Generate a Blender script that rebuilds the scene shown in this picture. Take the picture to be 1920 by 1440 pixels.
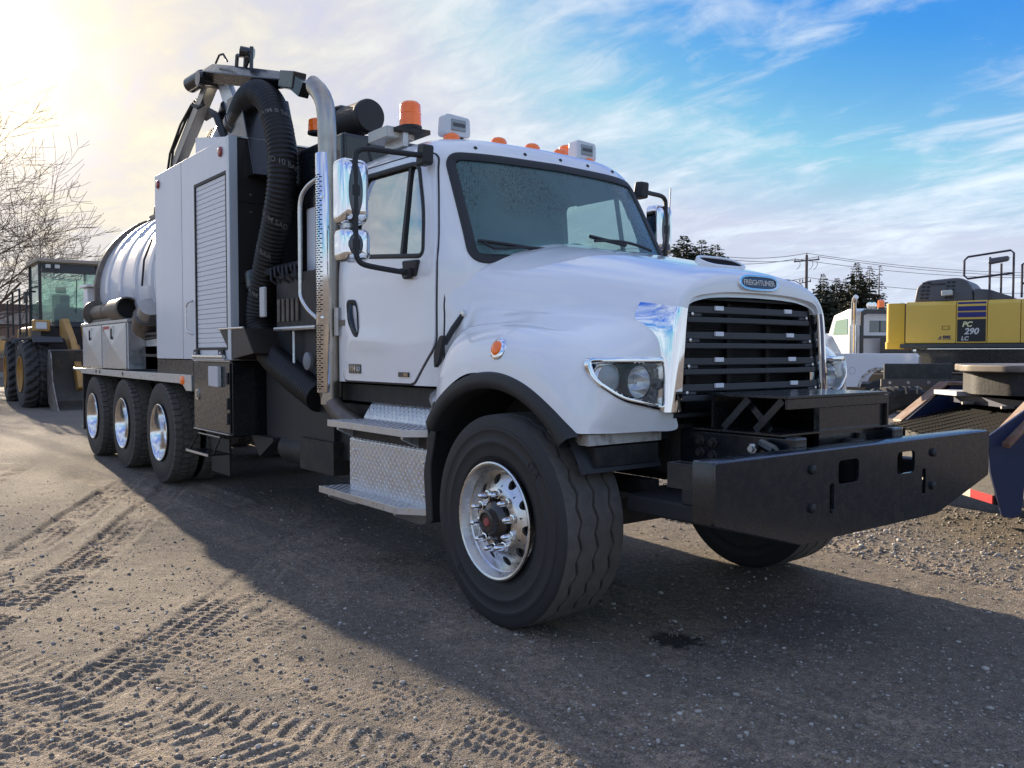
import bpy, bmesh, math, random
import numpy as np
from mathutils import Vector, Matrix
random.seed(7); rng = np.random.default_rng(7)
for o in list(bpy.data.objects): bpy.data.objects.remove(o)
SC = bpy.context.scene; C = SC.collection
PI = math.pi; R = math.radians

# ---------------------------------------------------------------- camera
A_HEAD, PITCH = R(142.2), R(-2.1)
CAM = Vector((3.585, -3.89, 1.43))
cd = bpy.data.cameras.new('camera'); co = bpy.data.objects.new('camera', cd); C.objects.link(co)
cd.sensor_width = 36; cd.sensor_fit = 'HORIZONTAL'; cd.lens = 1625 / 1920 * 36
cd.clip_start = 0.05; cd.clip_end = 6000
_f = Vector((math.cos(A_HEAD) * math.cos(PITCH), math.sin(A_HEAD) * math.cos(PITCH), math.sin(PITCH)))
co.location = CAM; co.rotation_euler = _f.to_track_quat('-Z', 'Y').to_euler()
SC.camera = co

# ---------------------------------------------------------------- sky, sun, exposure
SUN_AZ, SUN_EL = R(174.9), R(16.0)
SUN = Vector((math.cos(SUN_AZ) * math.cos(SUN_EL), math.sin(SUN_AZ) * math.cos(SUN_EL), math.sin(SUN_EL)))
SC.render.resolution_x, SC.render.resolution_y = 1024, 768
SC.view_settings.view_transform = 'Standard'; SC.view_settings.look = 'None'
SC.view_settings.gamma = 1; SC.view_settings.use_curve_mapping = False
SC.view_settings.exposure = 2.5
W = bpy.data.worlds.new('World'); SC.world = W; W.use_nodes = True
def world():
    nt = W.node_tree; N = nt.nodes; L = nt.links; N.clear()
    def nd(t, **k):
        n = N.new(t)
        for a, b in k.items():
            if a == 'inp':
                for i, v in b.items(): n.inputs[i].default_value = v
            else: setattr(n, a, b)
        return n
    def mth(op, a, b=None, c=None, clamp=False):
        n = nd('ShaderNodeMath', operation=op, use_clamp=clamp)
        for i, v in enumerate((a, b, c)):
            if v is None: continue
            if isinstance(v, (int, float)): n.inputs[i].default_value = v
            else: L.new(v, n.inputs[i])
        return n.outputs[0]
    def mix(f, a, b, bt='MIX'):
        n = nd('ShaderNodeMix', data_type='RGBA', blend_type=bt); n.clamp_factor = True
        for i, v in ((0, f), (6, a), (7, b)):
            if isinstance(v, (int, float)): n.inputs[i].default_value = v
            elif isinstance(v, tuple): n.inputs[i].default_value = (*v, 1)
            else: L.new(v, n.inputs[i])
        return n.outputs[2]
    out = nd('ShaderNodeOutputWorld'); bg = nd('ShaderNodeBackground'); bg.inputs[1].default_value = 0.15
    L.new(bg.outputs[0], out.inputs[0])
    tc = nd('ShaderNodeTexCoord'); d = tc.outputs['Generated']
    sky = nd('ShaderNodeTexSky', sky_type='NISHITA', sun_disc=False, sun_elevation=SUN_EL, air_density=1.0, dust_density=0.6, ozone_density=2.5)
    sky.sun_rotation = PI / 2 - SUN_AZ
    hs = nd('ShaderNodeHueSaturation'); hs.inputs['Saturation'].default_value = 1.62; hs.inputs['Value'].default_value = 0.36; hs.inputs['Hue'].default_value = 0.529
    L.new(sky.outputs[0], hs.inputs['Color'])
    cap = nd('ShaderNodeVectorMath', operation='MINIMUM'); L.new(hs.outputs[0], cap.inputs[0]); cap.inputs[1].default_value = (0.70, 0.75, 1.00)   # the veil of cloud dims the sun's own aureole
    sp = nd('ShaderNodeSeparateXYZ'); L.new(d, sp.inputs[0])
    z = mth('MAXIMUM', sp.outputs[2], 0.0); zz = mth('ADD', z, 0.16)
    cb = nd('ShaderNodeCombineXYZ')
    L.new(mth('DIVIDE', sp.outputs[0], zz), cb.inputs[0]); L.new(mth('DIVIDE', sp.outputs[1], zz), cb.inputs[1])
    mp = nd('ShaderNodeMapping'); mp.inputs['Rotation'].default_value = (0, 0, R(-25)); mp.inputs['Scale'].default_value = (1.0, 1.7, 1); mp.inputs['Location'].default_value = (15.0, 9.0, 0)
    L.new(cb.outputs[0], mp.inputs[0])
    n1 = nd('ShaderNodeTexNoise', inp={'Scale': 0.55, 'Detail': 4, 'Roughness': 0.5, 'Distortion': 0.3}); L.new(mp.outputs[0], n1.inputs['Vector'])
    n2 = nd('ShaderNodeTexNoise', inp={'Scale': 1.9, 'Detail': 11, 'Roughness': 0.6, 'Distortion': 0.55}); L.new(mp.outputs[0], n2.inputs['Vector'])
    n3 = nd('ShaderNodeTexNoise', inp={'Scale': 5.0, 'Detail': 9, 'Roughness': 0.62, 'Distortion': 0.9}); L.new(mp.outputs[0], n3.inputs['Vector'])
    s = mth('ADD', mth('MULTIPLY', n1.outputs[0], 0.62), mth('ADD', mth('MULTIPLY', n2.outputs[0], 0.68), mth('MULTIPLY', n3.outputs[0], 0.35)))
    mr = nd('ShaderNodeMapRange', interpolation_type='SMOOTHSTEP', inp={1: 0.605, 2: 1.02}); L.new(s, mr.inputs[0])
    # thicker veil towards the horizon, where one looks through more of the layer
    veil = mth('POWER', mth('SUBTRACT', 1.0, z, clamp=True), 5.0)
    low = nd('ShaderNodeMapRange', interpolation_type='SMOOTHSTEP', inp={1: 0.0, 2: 0.10, 3: 1.0, 4: 0.0}); L.new(z, low.inputs[0])
    mask = mth('MAXIMUM', mth('MAXIMUM', mth('MULTIPLY', mr.outputs[0], 0.93), mth('MULTIPLY', veil, 0.80)), low.outputs[0], clamp=True)
    dt = nd('ShaderNodeVectorMath', operation='DOT_PRODUCT'); L.new(d, dt.inputs[0]); dt.inputs[1].default_value = SUN
    dp = mth('MAXIMUM', dt.outputs['Value'], 0.0)
    g1 = mth('POWER', dp, 9.0); g2 = mth('POWER', dp, 60.0); g3 = mth('POWER', dp, 420.0)
    tone = nd('ShaderNodeMapRange', inp={1: 0.62, 2: 1.0, 3: 0.74, 4: 1.12}); L.new(s, tone.inputs[0])
    ccol = mix(g1, (0.93, 1.05, 1.20), (0.88, 0.80, 0.62))
    cl = nd('ShaderNodeVectorMath', operation='SCALE'); L.new(ccol, cl.inputs[0]); L.new(tone.outputs[0], cl.inputs['Scale'])
    base = mix(mask, cap.outputs[0], cl.outputs[0])
    glow = nd('ShaderNodeVectorMath', operation='SCALE'); glow.inputs[0].default_value = (1.0, 0.78, 0.40)
    L.new(mth('ADD', mth('MULTIPLY', g1, 0.14), mth('ADD', mth('MULTIPLY', g2, 0.60), mth('MULTIPLY', g3, 3.2))), glow.inputs['Scale'])
    ad = nd('ShaderNodeVectorMath', operation='ADD'); L.new(base, ad.inputs[0]); L.new(glow.outputs[0], ad.inputs[1])
    L.new(ad.outputs[0], bg.inputs[0])
world()
ld = bpy.data.lights.new('sun', 'SUN'); ld.energy = 2.0; ld.angle = R(0.6); ld.color = (1.0, 0.83, 0.62)
lo = bpy.data.objects.new('sun', ld); C.objects.link(lo); lo.rotation_euler = (-SUN).to_track_quat('-Z', 'Y').to_euler(); lo.location = (0, 0, 30)

# ---------------------------------------------------------------- materials
MATS = {}
def mat(name, col, rough=.5, metal=0., coat=0., coat_rough=.05, noise_amt=0., nscale=8., bump=0., bscale=60., col2=None, spec=.5, emit=0., alpha=None, trans=0., rvar=0., obj=True, thr=(.45, .6), streak=None):
    if name in MATS: return MATS[name]
    m = bpy.data.materials.new(name); m.use_nodes = True; nt = m.node_tree; N = nt.nodes; L = nt.links
    p = N['Principled BSDF']
    p.inputs['Base Color'].default_value = (*col, 1); p.inputs['Roughness'].default_value = rough; p.inputs['Metallic'].default_value = metal
    p.inputs['Coat Weight'].default_value = coat; p.inputs['Coat IOR'].default_value = 1.65; p.inputs['Coat Roughness'].default_value = coat_rough; p.inputs['Specular IOR Level'].default_value = spec
    p.inputs['Transmission Weight'].default_value = trans
    if emit: p.inputs['Emission Color'].default_value = (*col, 1); p.inputs['Emission Strength'].default_value = emit
    tc = N.new('ShaderNodeTexCoord'); vec = tc.outputs['Object']
    if streak:
        mp = N.new('ShaderNodeMapping'); mp.inputs['Scale'].default_value = streak; L.new(vec, mp.inputs[0]); vec = mp.outputs[0]
    if noise_amt or col2:
        n = N.new('ShaderNodeTexNoise'); n.inputs['Scale'].default_value = nscale; n.inputs['Detail'].default_value = 8; n.inputs['Roughness'].default_value = .65
        L.new(vec, n.inputs['Vector'])
        mx = N.new('ShaderNodeMix'); mx.data_type = 'RGBA'
        if col2:
            mr = N.new('ShaderNodeMapRange'); mr.inputs[1].default_value, mr.inputs[2].default_value = thr
            L.new(n.outputs[0], mr.inputs[0]); L.new(mr.outputs[0], mx.inputs[0]); c2 = col2
        else:
            L.new(n.outputs[0], mx.inputs[0]); c2 = tuple(c * (1 + noise_amt) for c in col)
            col = tuple(c * (1 - noise_amt) for c in col)
        mx.inputs[6].default_value = (*col, 1); mx.inputs[7].default_value = (*c2, 1)
        L.new(mx.outputs[2], p.inputs['Base Color'])
    if rvar:
        n = N.new('ShaderNodeTexNoise'); n.inputs['Scale'].default_value = nscale * 1.7; n.inputs['Detail'].default_value = 6
        L.new(vec, n.inputs['Vector']); mr = N.new('ShaderNodeMapRange'); mr.inputs[1].default_value = .3; mr.inputs[2].default_value = .7
        mr.inputs[3].default_value = max(0.02, rough - rvar); mr.inputs[4].default_value = min(1, rough + rvar)
        L.new(n.outputs[0], mr.inputs[0]); L.new(mr.outputs[0], p.inputs['Roughness'])
    if bump:
        n = N.new('ShaderNodeTexNoise'); n.inputs['Scale'].default_value = bscale; n.inputs['Detail'].default_value = 5
        L.new(tc.outputs['Object'], n.inputs['Vector']); b = N.new('ShaderNodeBump'); b.inputs['Strength'].default_value = bump; b.inputs['Distance'].default_value = .01
        L.new(n.outputs[0], b.inputs['Height']); L.new(b.outputs[0], p.inputs['Normal'])
    MATS[name] = m
    return m
def glass(name, tint, fog=0., rough=.0, drops=False, refl=0., fogcol=(.30, .52, .56)):
    if name in MATS: return MATS[name]
    m = bpy.data.materials.new(name); m.use_nodes = True; nt = m.node_tree; N = nt.nodes; L = nt.links; N.clear()
    o = N.new('ShaderNodeOutputMaterial'); tr = N.new('ShaderNodeBsdfTransparent'); tr.inputs[0].default_value = (*tint, 1)
    gl = N.new('ShaderNodeBsdfGlossy'); gl.inputs['Roughness'].default_value = rough + .01
    fr = N.new('ShaderNodeFresnel'); gm = N.new('ShaderNodeNewGeometry'); io = N.new('ShaderNodeMapRange'); io.inputs[3].default_value = 1.5; io.inputs[4].default_value = 1 / 1.5; L.new(gm.outputs['Backfacing'], io.inputs[0]); L.new(io.outputs[0], fr.inputs[0])
    ms = N.new('ShaderNodeMixShader'); mxr = N.new('ShaderNodeMath'); mxr.operation = 'MAXIMUM'; L.new(fr.outputs[0], mxr.inputs[0]); mxr.inputs[1].default_value = refl; L.new(mxr.outputs[0], ms.inputs[0]); L.new(gl.outputs[0], ms.inputs[2])
    body = tr.outputs[0]
    if fog:
        df = N.new('ShaderNodeBsdfDiffuse'); df.inputs[0].default_value = (*fogcol, 1)
        tl = N.new('ShaderNodeBsdfTranslucent'); tl.inputs[0].default_value = (.45, .62, .62, 1)
        a = N.new('ShaderNodeMixShader'); a.inputs[0].default_value = .5; L.new(df.outputs[0], a.inputs[1]); L.new(tl.outputs[0], a.inputs[2])
        f = N.new('ShaderNodeMixShader'); f.inputs[0].default_value = fog
        if drops:
            tc = N.new('ShaderNodeTexCoord'); mp = N.new('ShaderNodeMapping'); mp.inputs['Scale'].default_value = (1, 1, .38); L.new(tc.outputs['Object'], mp.inputs[0])
            v = N.new('ShaderNodeTexNoise'); v.inputs['Scale'].default_value = 85; v.inputs['Detail'].default_value = 5; v.inputs['Roughness'].default_value = .7; L.new(mp.outputs[0], v.inputs['Vector'])
            w = N.new('ShaderNodeTexNoise'); w.inputs['Scale'].default_value = 2.2; w.inputs['Detail'].default_value = 3; L.new(tc.outputs['Object'], w.inputs['Vector'])
            mr = N.new('ShaderNodeMapRange'); mr.inputs[1].default_value = .36; mr.inputs[2].default_value = .56; mr.inputs[3].default_value = .35 * fog; mr.inputs[4].default_value = fog; L.new(v.outputs[0], mr.inputs[0])
            mw = N.new('ShaderNodeMapRange'); mw.inputs[1].default_value = .4; mw.inputs[2].default_value = .6; L.new(w.outputs[0], mw.inputs[0])
            mm = N.new('ShaderNodeMix'); mm.data_type = 'FLOAT'; L.new(mw.outputs[0], mm.inputs[0]); mm.inputs[2].default_value = fog; L.new(mr.outputs[0], mm.inputs[3])
            L.new(mm.outputs[0], f.inputs[0])
            b = N.new('ShaderNodeBump'); b.inputs['Strength'].default_value = .25; b.inputs['Distance'].default_value = .004; L.new(v.outputs[0], b.inputs['Height'])
            L.new(b.outputs[0], gl.inputs['Normal'])
        L.new(body, f.inputs[1]); L.new(a.outputs[0], f.inputs[2]); body = f.outputs[0]
    L.new(body, ms.inputs[1]); L.new(ms.outputs[0], o.inputs[0])
    MATS[name] = m
    return m
WHITE = mat('white paint', (.88, .885, .89), .30, coat=1, coat_rough=.04, noise_amt=.015, nscale=3)
def dusty(m, z0, z1, amt):   # road film that clings to the lower bodywork
    nt = m.node_tree; N = nt.nodes; L = nt.links; p = N['Principled BSDF']; src = p.inputs['Base Color'].links[0].from_socket
    g = N.new('ShaderNodeNewGeometry'); sp = N.new('ShaderNodeSeparateXYZ'); L.new(g.outputs['Position'], sp.inputs[0])
    mr = N.new('ShaderNodeMapRange'); mr.inputs[1].default_value = z0; mr.inputs[2].default_value = z1; mr.inputs[3].default_value = amt; mr.inputs[4].default_value = amt * .10; L.new(sp.outputs[2], mr.inputs[0])
    mp = N.new('ShaderNodeMapping'); mp.inputs['Scale'].default_value = (1, 1, .35); L.new(g.outputs['Position'], mp.inputs[0])
    n = N.new('ShaderNodeTexNoise'); n.inputs['Scale'].default_value = 9; n.inputs['Detail'].default_value = 9; n.inputs['Roughness'].default_value = .7; L.new(mp.outputs[0], n.inputs['Vector'])
    m2 = N.new('ShaderNodeMapRange'); m2.inputs[1].default_value = .38; m2.inputs[2].default_value = .68; L.new(n.outputs[0], m2.inputs[0])
    mu = N.new('ShaderNodeMath'); mu.operation = 'MULTIPLY'; L.new(mr.outputs[0], mu.inputs[0]); L.new(m2.outputs[0], mu.inputs[1])
    mx = N.new('ShaderNodeMix'); mx.data_type = 'RGBA'; L.new(mu.outputs[0], mx.inputs[0]); L.new(src, mx.inputs[6]); mx.inputs[7].default_value = (.42, .37, .31, 1); L.new(mx.outputs[2], p.inputs['Base Color'])
    inv = N.new('ShaderNodeMath'); inv.operation = 'SUBTRACT'; inv.inputs[0].default_value = 1.0; L.new(mu.outputs[0], inv.inputs[1]); L.new(inv.outputs[0], p.inputs['Coat Weight'])
dusty(WHITE, 1.0, 1.45, .16)
WHITE2 = mat('white panel paint', (.74, .76, .79), .38, coat=.35, coat_rough=.15, noise_amt=.04, nscale=2.2, rvar=.08, streak=(1, 1, .3))
SHUT = mat('shutter aluminium', (.76, .77, .79), .42, metal=.1, noise_amt=.03, nscale=5)
CHROME = mat('chrome', (.86, .87, .88), .045, metal=1)
CHROME2 = mat('worn chrome', (.80, .80, .80), .12, metal=1, noise_amt=.06, nscale=6, rvar=.07, bump=.04, bscale=5)
ALU = mat('polished aluminium', (.70, .69, .67), .30, metal=1, noise_amt=.06, nscale=20, rvar=.08)
ALU2 = mat('brushed aluminium sheet', (.62, .63, .64), .38, metal=.85, noise_amt=.16, nscale=14, rvar=.12)
STEELP = mat('heat stained steel pipe', (.50, .46, .40), .34, metal=.9, col2=(.36, .31, .24), nscale=3.0, thr=(.4, .7), rvar=.1)
PIPE = mat('dull exhaust steel', (.22, .19, .16), .5, metal=.6, col2=(.13, .11, .095), nscale=9, thr=(.35, .7))
BLACK = mat('black paint', (.010, .011, .013), .28, coat=.4, coat_rough=.12, noise_amt=.3, nscale=12, rvar=.08)
BLACKG = mat('gloss black enamel', (.007, .010, .014), .27, coat=.35, coat_rough=.12, col2=(.040, .037, .033), thr=(.70, .95), nscale=14, rvar=.06)
BLACKM = mat('matt black plastic', (.018, .019, .021), .55, noise_amt=.25, nscale=30, bump=.05, bscale=300)
GREYM = mat('charcoal plastic slat', (.038, .043, .050), .48, noise_amt=.2, nscale=20, bump=.05, bscale=300)
DARK = mat('grimy dark chassis steel', (.014, .014, .015), .6, col2=(.030, .026, .022), nscale=12, bump=.2, bscale=40)
DARKG = mat('dark grey panel', (.020, .019, .020), .5, noise_amt=.25, nscale=4)
RUB = mat('tyre rubber', (.020, .0205, .022), .62, noise_amt=.3, nscale=9, bump=.06, bscale=90)
TREAD = mat('dusty tyre tread', (.135, .124, .110), .9, col2=(.080, .075, .068), nscale=16, thr=(.35, .75), bump=.15, bscale=120)
HOSE = mat('black hose rubber', (.012, .012, .013), .5, noise_amt=.3, nscale=10, spec=.4)
AMBER = mat('amber lens', (.85, .16, .008), .18, coat=.5, emit=.03)
RED = mat('red lens', (.28, .01, .015), .2, coat=.5)
CLEAR = glass('clear lens', (.93, .95, .96))
GLASS = glass('tinted window glass', (.72, .82, .78))
GLASSR = glass('reflective door glass', (.45, .55, .54), refl=.60)
WSCREEN = glass('misted windscreen glass', (.62, .82, .79), fog=.44, drops=True, fogcol=(.36, .66, .68))
INT = mat('dark cab interior', (.022, .022, .024), .8)
INT2 = mat('grey cab interior', (.09, .095, .10), .85, noise_amt=.1)
WTXT = mat('white print', (.62, .62, .60), .6)
LTXT = mat('faded hose print', (.15, .145, .135), .8)
NAVY = mat('navy enamel', (.008, .012, .05), .25, coat=.6)
REDP = mat('red plastic', (.45, .015, .02), .4)

# ---------------------------------------------------------------- mesh helpers
class MB:
    def __init__(s): s.v = []; s.f = []
    def add(s, vs, fs):
        o = len(s.v); s.v += [tuple(float(c) for c in p) for p in vs]; s.f += [tuple(i + o for i in f) for f in fs]; return s
    def box(s, x0, x1, y0, y1, z0, z1):
        return s.add([(x0, y0, z0), (x1, y0, z0), (x1, y1, z0), (x0, y1, z0), (x0, y0, z1), (x1, y0, z1), (x1, y1, z1), (x0, y1, z1)],
                     [(0, 3, 2, 1), (4, 5, 6, 7), (0, 1, 5, 4), (1, 2, 6, 5), (2, 3, 7, 6), (3, 0, 4, 7)])
    def bar(s, p, q, w, h, upv=(0, 0, 1)):
        p, q = Vector(p), Vector(q); d = (q - p).normalized(); u = Vector(upv)
        if abs(d.dot(u)) > .98: u = Vector((1, 0, 0))
        a = d.cross(u).normalized(); b = a.cross(d)
        vs = [e + a * (sx * w / 2) + b * (sy * h / 2) for e in (p, q) for sx, sy in ((-1, -1), (1, -1), (1, 1), (-1, 1))]
        return s.add(vs, [(0, 1, 2, 3), (7, 6, 5, 4), (0, 4, 5, 1), (1, 5, 6, 2), (2, 6, 7, 3), (3, 7, 4, 0)])
    def prism(s, pts, axis, a0, a1):
        def m(u, v, a): return {'x': (a, u, v), 'y': (u, a, v), 'z': (u, v, a)}[axis]
        n = len(pts)
        return s.add([m(u, v, a0) for u, v in pts] + [m(u, v, a1) for u, v in pts],
                     [tuple(range(n)), tuple(reversed(range(n, 2 * n)))] + [(i, n + i, n + (i + 1) % n, (i + 1) % n) for i in range(n)])
    def frame(s, outer, inner, axis, a0, a1):
        def m(u, v, a): return {'x': (a, u, v), 'y': (u, a, v), 'z': (u, v, a)}[axis]
        n = len(outer); vs = [m(u, v, a) for a in (a0, a1) for L_ in (outer, inner) for u, v in L_]; fs = []
        for i in range(n):
            j = (i + 1) % n
            fs += [(i, j, n + j, n + i), (2 * n + i, 3 * n + i, 3 * n + j, 2 * n + j), (i, 2 * n + i, 2 * n + j, j), (n + i, n + j, 3 * n + j, 3 * n + i)]
        return s.add(vs, fs)
    def tube(s, pts, r, n=10, cap=True):
        pts = [Vector(p) for p in pts]; k = len(pts); rs = r if isinstance(r, (list, tuple)) else [r] * k
        t0 = (pts[1] - pts[0]).normalized(); u = Vector((0, 0, 1)) if abs(t0.z) < .9 else Vector((1, 0, 0))
        a = t0.cross(u).normalized(); vs = []
        for i in range(k):
            t = (pts[min(i + 1, k - 1)] - pts[max(i - 1, 0)]).normalized()
            a = (a - t * a.dot(t)).normalized(); b = t.cross(a)
            vs += [pts[i] + (a * math.cos(2 * PI * j / n) + b * math.sin(2 * PI * j / n)) * rs[i] for j in range(n)]
        fs = [(i * n + j, i * n + (j + 1) % n, (i + 1) * n + (j + 1) % n, (i + 1) * n + j) for i in range(k - 1) for j in range(n)]
        if cap: fs += [tuple(reversed(range(n))), tuple(range((k - 1) * n, k * n))]
        return s.add(vs, fs)
    def cyl(s, p, q, r, n=16, r2=None): return s.tube([p, q], [r, r if r2 is None else r2], n)
    def lathe(s, prof, o, ax, n=32, cap=True):
        o = Vector(o); ax = Vector(ax).normalized(); u = Vector((0, 0, 1)) if abs(ax.z) < .9 else Vector((1, 0, 0))
        a = ax.cross(u).normalized(); b = ax.cross(a); k = len(prof)
        vs = [o + ax * h + (a * math.cos(2 * PI * j / n) + b * math.sin(2 * PI * j / n)) * r for h, r in prof for j in range(n)]
        fs = [(i * n + j, (i + 1) * n + j, (i + 1) * n + (j + 1) % n, i * n + (j + 1) % n) for i in range(k - 1) for j in range(n)]
        if cap: fs += [tuple(range(n)), tuple(reversed(range((k - 1) * n, k * n)))]
        return s.add(vs, fs)
    def ell(s, c, r, n=16, m=10):
        c = Vector(c)
        vs = [(c.x + r[0] * math.sin(PI * i / m) * math.cos(2 * PI * j / n), c.y + r[1] * math.sin(PI * i / m) * math.sin(2 * PI * j / n), c.z + r[2] * math.cos(PI * i / m)) for i in range(m + 1) for j in range(n)]
        return s.add(vs, [(i * n + j, (i + 1) * n + j, (i + 1) * n + (j + 1) % n, i * n + (j + 1) % n) for i in range(m) for j in range(n)])
    def grid(s, P, flip=False, wrap=False):
        P = np.asarray(P, float); a, b = P.shape[:2]; vs = P.reshape(-1, 3); fs = []
        for i in range(a - 1):
            for j in range(b if wrap else b - 1):
                j2 = (j + 1) % b; q = (i * b + j, i * b + j2, (i + 1) * b + j2, (i + 1) * b + j); fs.append(q[::-1] if flip else q)
        return s.add(vs, fs)
    def mesh(s, name):
        me = bpy.data.meshes.new(name); me.from_pydata(s.v, [], s.f); return me
    def build(s, name, m, parent=None, smooth=35, bevel=0, fix=True):
        me = s.mesh(name)
        if fix:
            bm = bmesh.new(); bm.from_mesh(me); bmesh.ops.remove_doubles(bm, verts=bm.verts, dist=1e-5); bmesh.ops.recalc_face_normals(bm, faces=bm.faces); bm.to_mesh(me); bm.free()
        return link(name, me, m, parent, smooth, bevel)
def link(name, me, m, parent=None, smooth=35, bevel=0):
    if m and not me.materials: me.materials.append(m)
    if smooth:
        me.polygons.foreach_set('use_smooth', [True] * len(me.polygons)); me.set_sharp_from_angle(angle=R(smooth))
    o = bpy.data.objects.new(name, me); C.objects.link(o)
    if parent: o.parent = parent
    if bevel:
        b = o.modifiers.new('bevel', 'BEVEL'); b.width = bevel; b.segments = 2; b.limit_method = 'ANGLE'; b.angle_limit = R(40); b.harden_normals = True
    return o
def thing(name, label, cat, loc=(0, 0, 0), rz=0, group=None):
    o = bpy.data.objects.new(name, None); C.objects.link(o); o.location = loc; o.rotation_euler = (0, 0, rz); o.empty_display_size = .2
    o['label'] = label; o['category'] = cat
    if group: o['group'] = group
    return o
def dup(o, parent, loc=None, rot=None):
    c = o.copy(); C.objects.link(c); c.parent = parent
    if loc is not None: c.location = loc
    if rot is not None: c.rotation_euler = rot
    return c
def crom(P, m):
    P = np.asarray(P, float); n = len(P); E = np.concatenate([2 * P[:1] - P[1:2], P, 2 * P[-1:] - P[-2:-1]]); out = []
    for i in range(n - 1):
        p0, p1, p2, p3 = E[i:i + 4]
        for k in range(m):
            t = k / m; out.append(.5 * (2 * p1 + (p2 - p0) * t + (2 * p0 - 5 * p1 + 4 * p2 - p3) * t * t + (3 * p1 - p0 - 3 * p2 + p3) * t ** 3))
    out.append(P[-1]); return np.array(out)
def rounded(pts, r, n=6):
    out = []; k = len(pts); rr = r if isinstance(r, (list, tuple)) else [r] * k
    for i in range(k):
        p = Vector(pts[i]); a = Vector(pts[i - 1]) - p; b = Vector(pts[(i + 1) % k]) - p
        d = min(rr[i], a.length * .45, b.length * .45); s = p + a.normalized() * d; e = p + b.normalized() * d
        for j in range(n + 1):
            t = j / n; out.append(tuple(s * (1 - t) ** 2 + p * 2 * t * (1 - t) + e * t * t))
    return out
def dense(pts, step):
    out = []
    for i in range(len(pts)):
        p, q = np.array(pts[i]), np.array(pts[(i + 1) % len(pts)]); k = max(1, int(np.linalg.norm(q - p) / step))
        out += [tuple(p + (q - p) * j / k) for j in range(k)]
    return out
def inpoly(x, y, poly):
    c = False; j = len(poly) - 1
    for i in range(len(poly)):
        (xi, yi), (xj, yj) = poly[i], poly[j]
        if (yi > y) != (yj > y) and x < (xj - xi) * (y - yi) / (yj - yi) + xi: c = not c
        j = i
    return c
def inset(poly, d):
    n = len(poly); out = []; area = sum(poly[i][0] * poly[(i + 1) % n][1] - poly[(i + 1) % n][0] * poly[i][1] for i in range(n)); sg = 1 if area > 0 else -1
    for i in range(n):
        a = Vector(poly[i - 1]); p = Vector(poly[i]); b = Vector(poly[(i + 1) % n]); t = ((p - a).normalized() + (b - p).normalized()); t = t.normalized() if t.length > 1e-6 else Vector((1, 0))
        nn = Vector((-t.y, t.x)) * sg; out.append(tuple(p + nn * d))
    return out
def resample(poly, c, n):
    out = []
    for k in range(n):
        a = 2 * PI * k / n; d = Vector((math.cos(a), math.sin(a))); best = None
        for i in range(len(poly)):
            p, q = Vector(poly[i]) - Vector(c), Vector(poly[(i + 1) % len(poly)]) - Vector(c); e = q - p; den = d.x * e.y - d.y * e.x
            if abs(den) < 1e-12: continue
            t = (p.x * e.y - p.y * e.x) / den; u = (p.x * d.y - p.y * d.x) / den
            if t > 0 and -1e-9 <= u <= 1 + 1e-9 and (best is None or t > best): best = t
        out.append((c[0] + d.x * best, c[1] + d.y * best))
    return out
def text_mesh(body, size, shear=0., extrude=.002, bold=0., align='CENTER', spacing=1.0):
    cu = bpy.data.curves.new('t', 'FONT'); cu.body = body; cu.size = size; cu.extrude = extrude; cu.shear = shear; cu.offset = bold; cu.align_x = align; cu.align_y = 'CENTER'; cu.space_character = spacing
    o = bpy.data.objects.new('t', cu); C.objects.link(o); dg = bpy.context.evaluated_depsgraph_get(); me = bpy.data.meshes.new_from_object(o.evaluated_get(dg)); bpy.data.objects.remove(o)
    return me
def put_text(name, body, size, M, m, parent, **k):
    me = text_mesh(body, size, **k); me.transform(M); me.materials.clear(); return link(name, me, m, parent, 0)
def basis(o, ux, uy):
    ux, uy = Vector(ux).normalized(), Vector(uy).normalized(); uz = ux.cross(uy)
    return Matrix(((ux.x, uy.x, uz.x, o[0]), (ux.y, uy.y, uz.y, o[1]), (ux.z, uy.z, uz.z, o[2]), (0, 0, 0, 1)))

# ================================================================ the vacuum truck (x forward, -y is the side one sees)
T = thing('vacuum_truck', 'white and black vacuum truck with chrome front wheel parked across the gravel yard', 'truck')
def P(mb, name, m, parent=T, **k): return mb.build(name, m, parent, **k)
def surf_band(path3, nrm, w, t):   # closed band of width w and thickness t lying on a surface
    n = len(path3); mb = MB(); vs = []
    for i in range(n):
        p = Vector(path3[i]); tg = (Vector(path3[(i + 1) % n]) - Vector(path3[i - 1])).normalized(); nv = Vector(nrm[i]).normalized(); s = tg.cross(nv).normalized()
        vs += [p + s * w / 2 - nv * .01, p + s * w / 2 + nv * t * .6, p + s * w * .25 + nv * t, p - s * w * .25 + nv * t, p - s * w / 2 + nv * t * .6, p - s * w / 2 - nv * .01]
    return mb.add(vs, [(i * 6 + j, i * 6 + (j + 1) % 6, ((i + 1) % n) * 6 + (j + 1) % 6, ((i + 1) % n) * 6 + j) for i in range(n) for j in range(6)])
def patch(poly, c, fn, rings=10, n=120):
    pl = resample(poly, c, n); G = []
    for r in range(rings + 1):
        k = r / rings; G.append([fn(c[0] + (u - c[0]) * k, c[1] + (v - c[1]) * k) for u, v in pl])
    return MB().grid(G, wrap=True)

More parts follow.
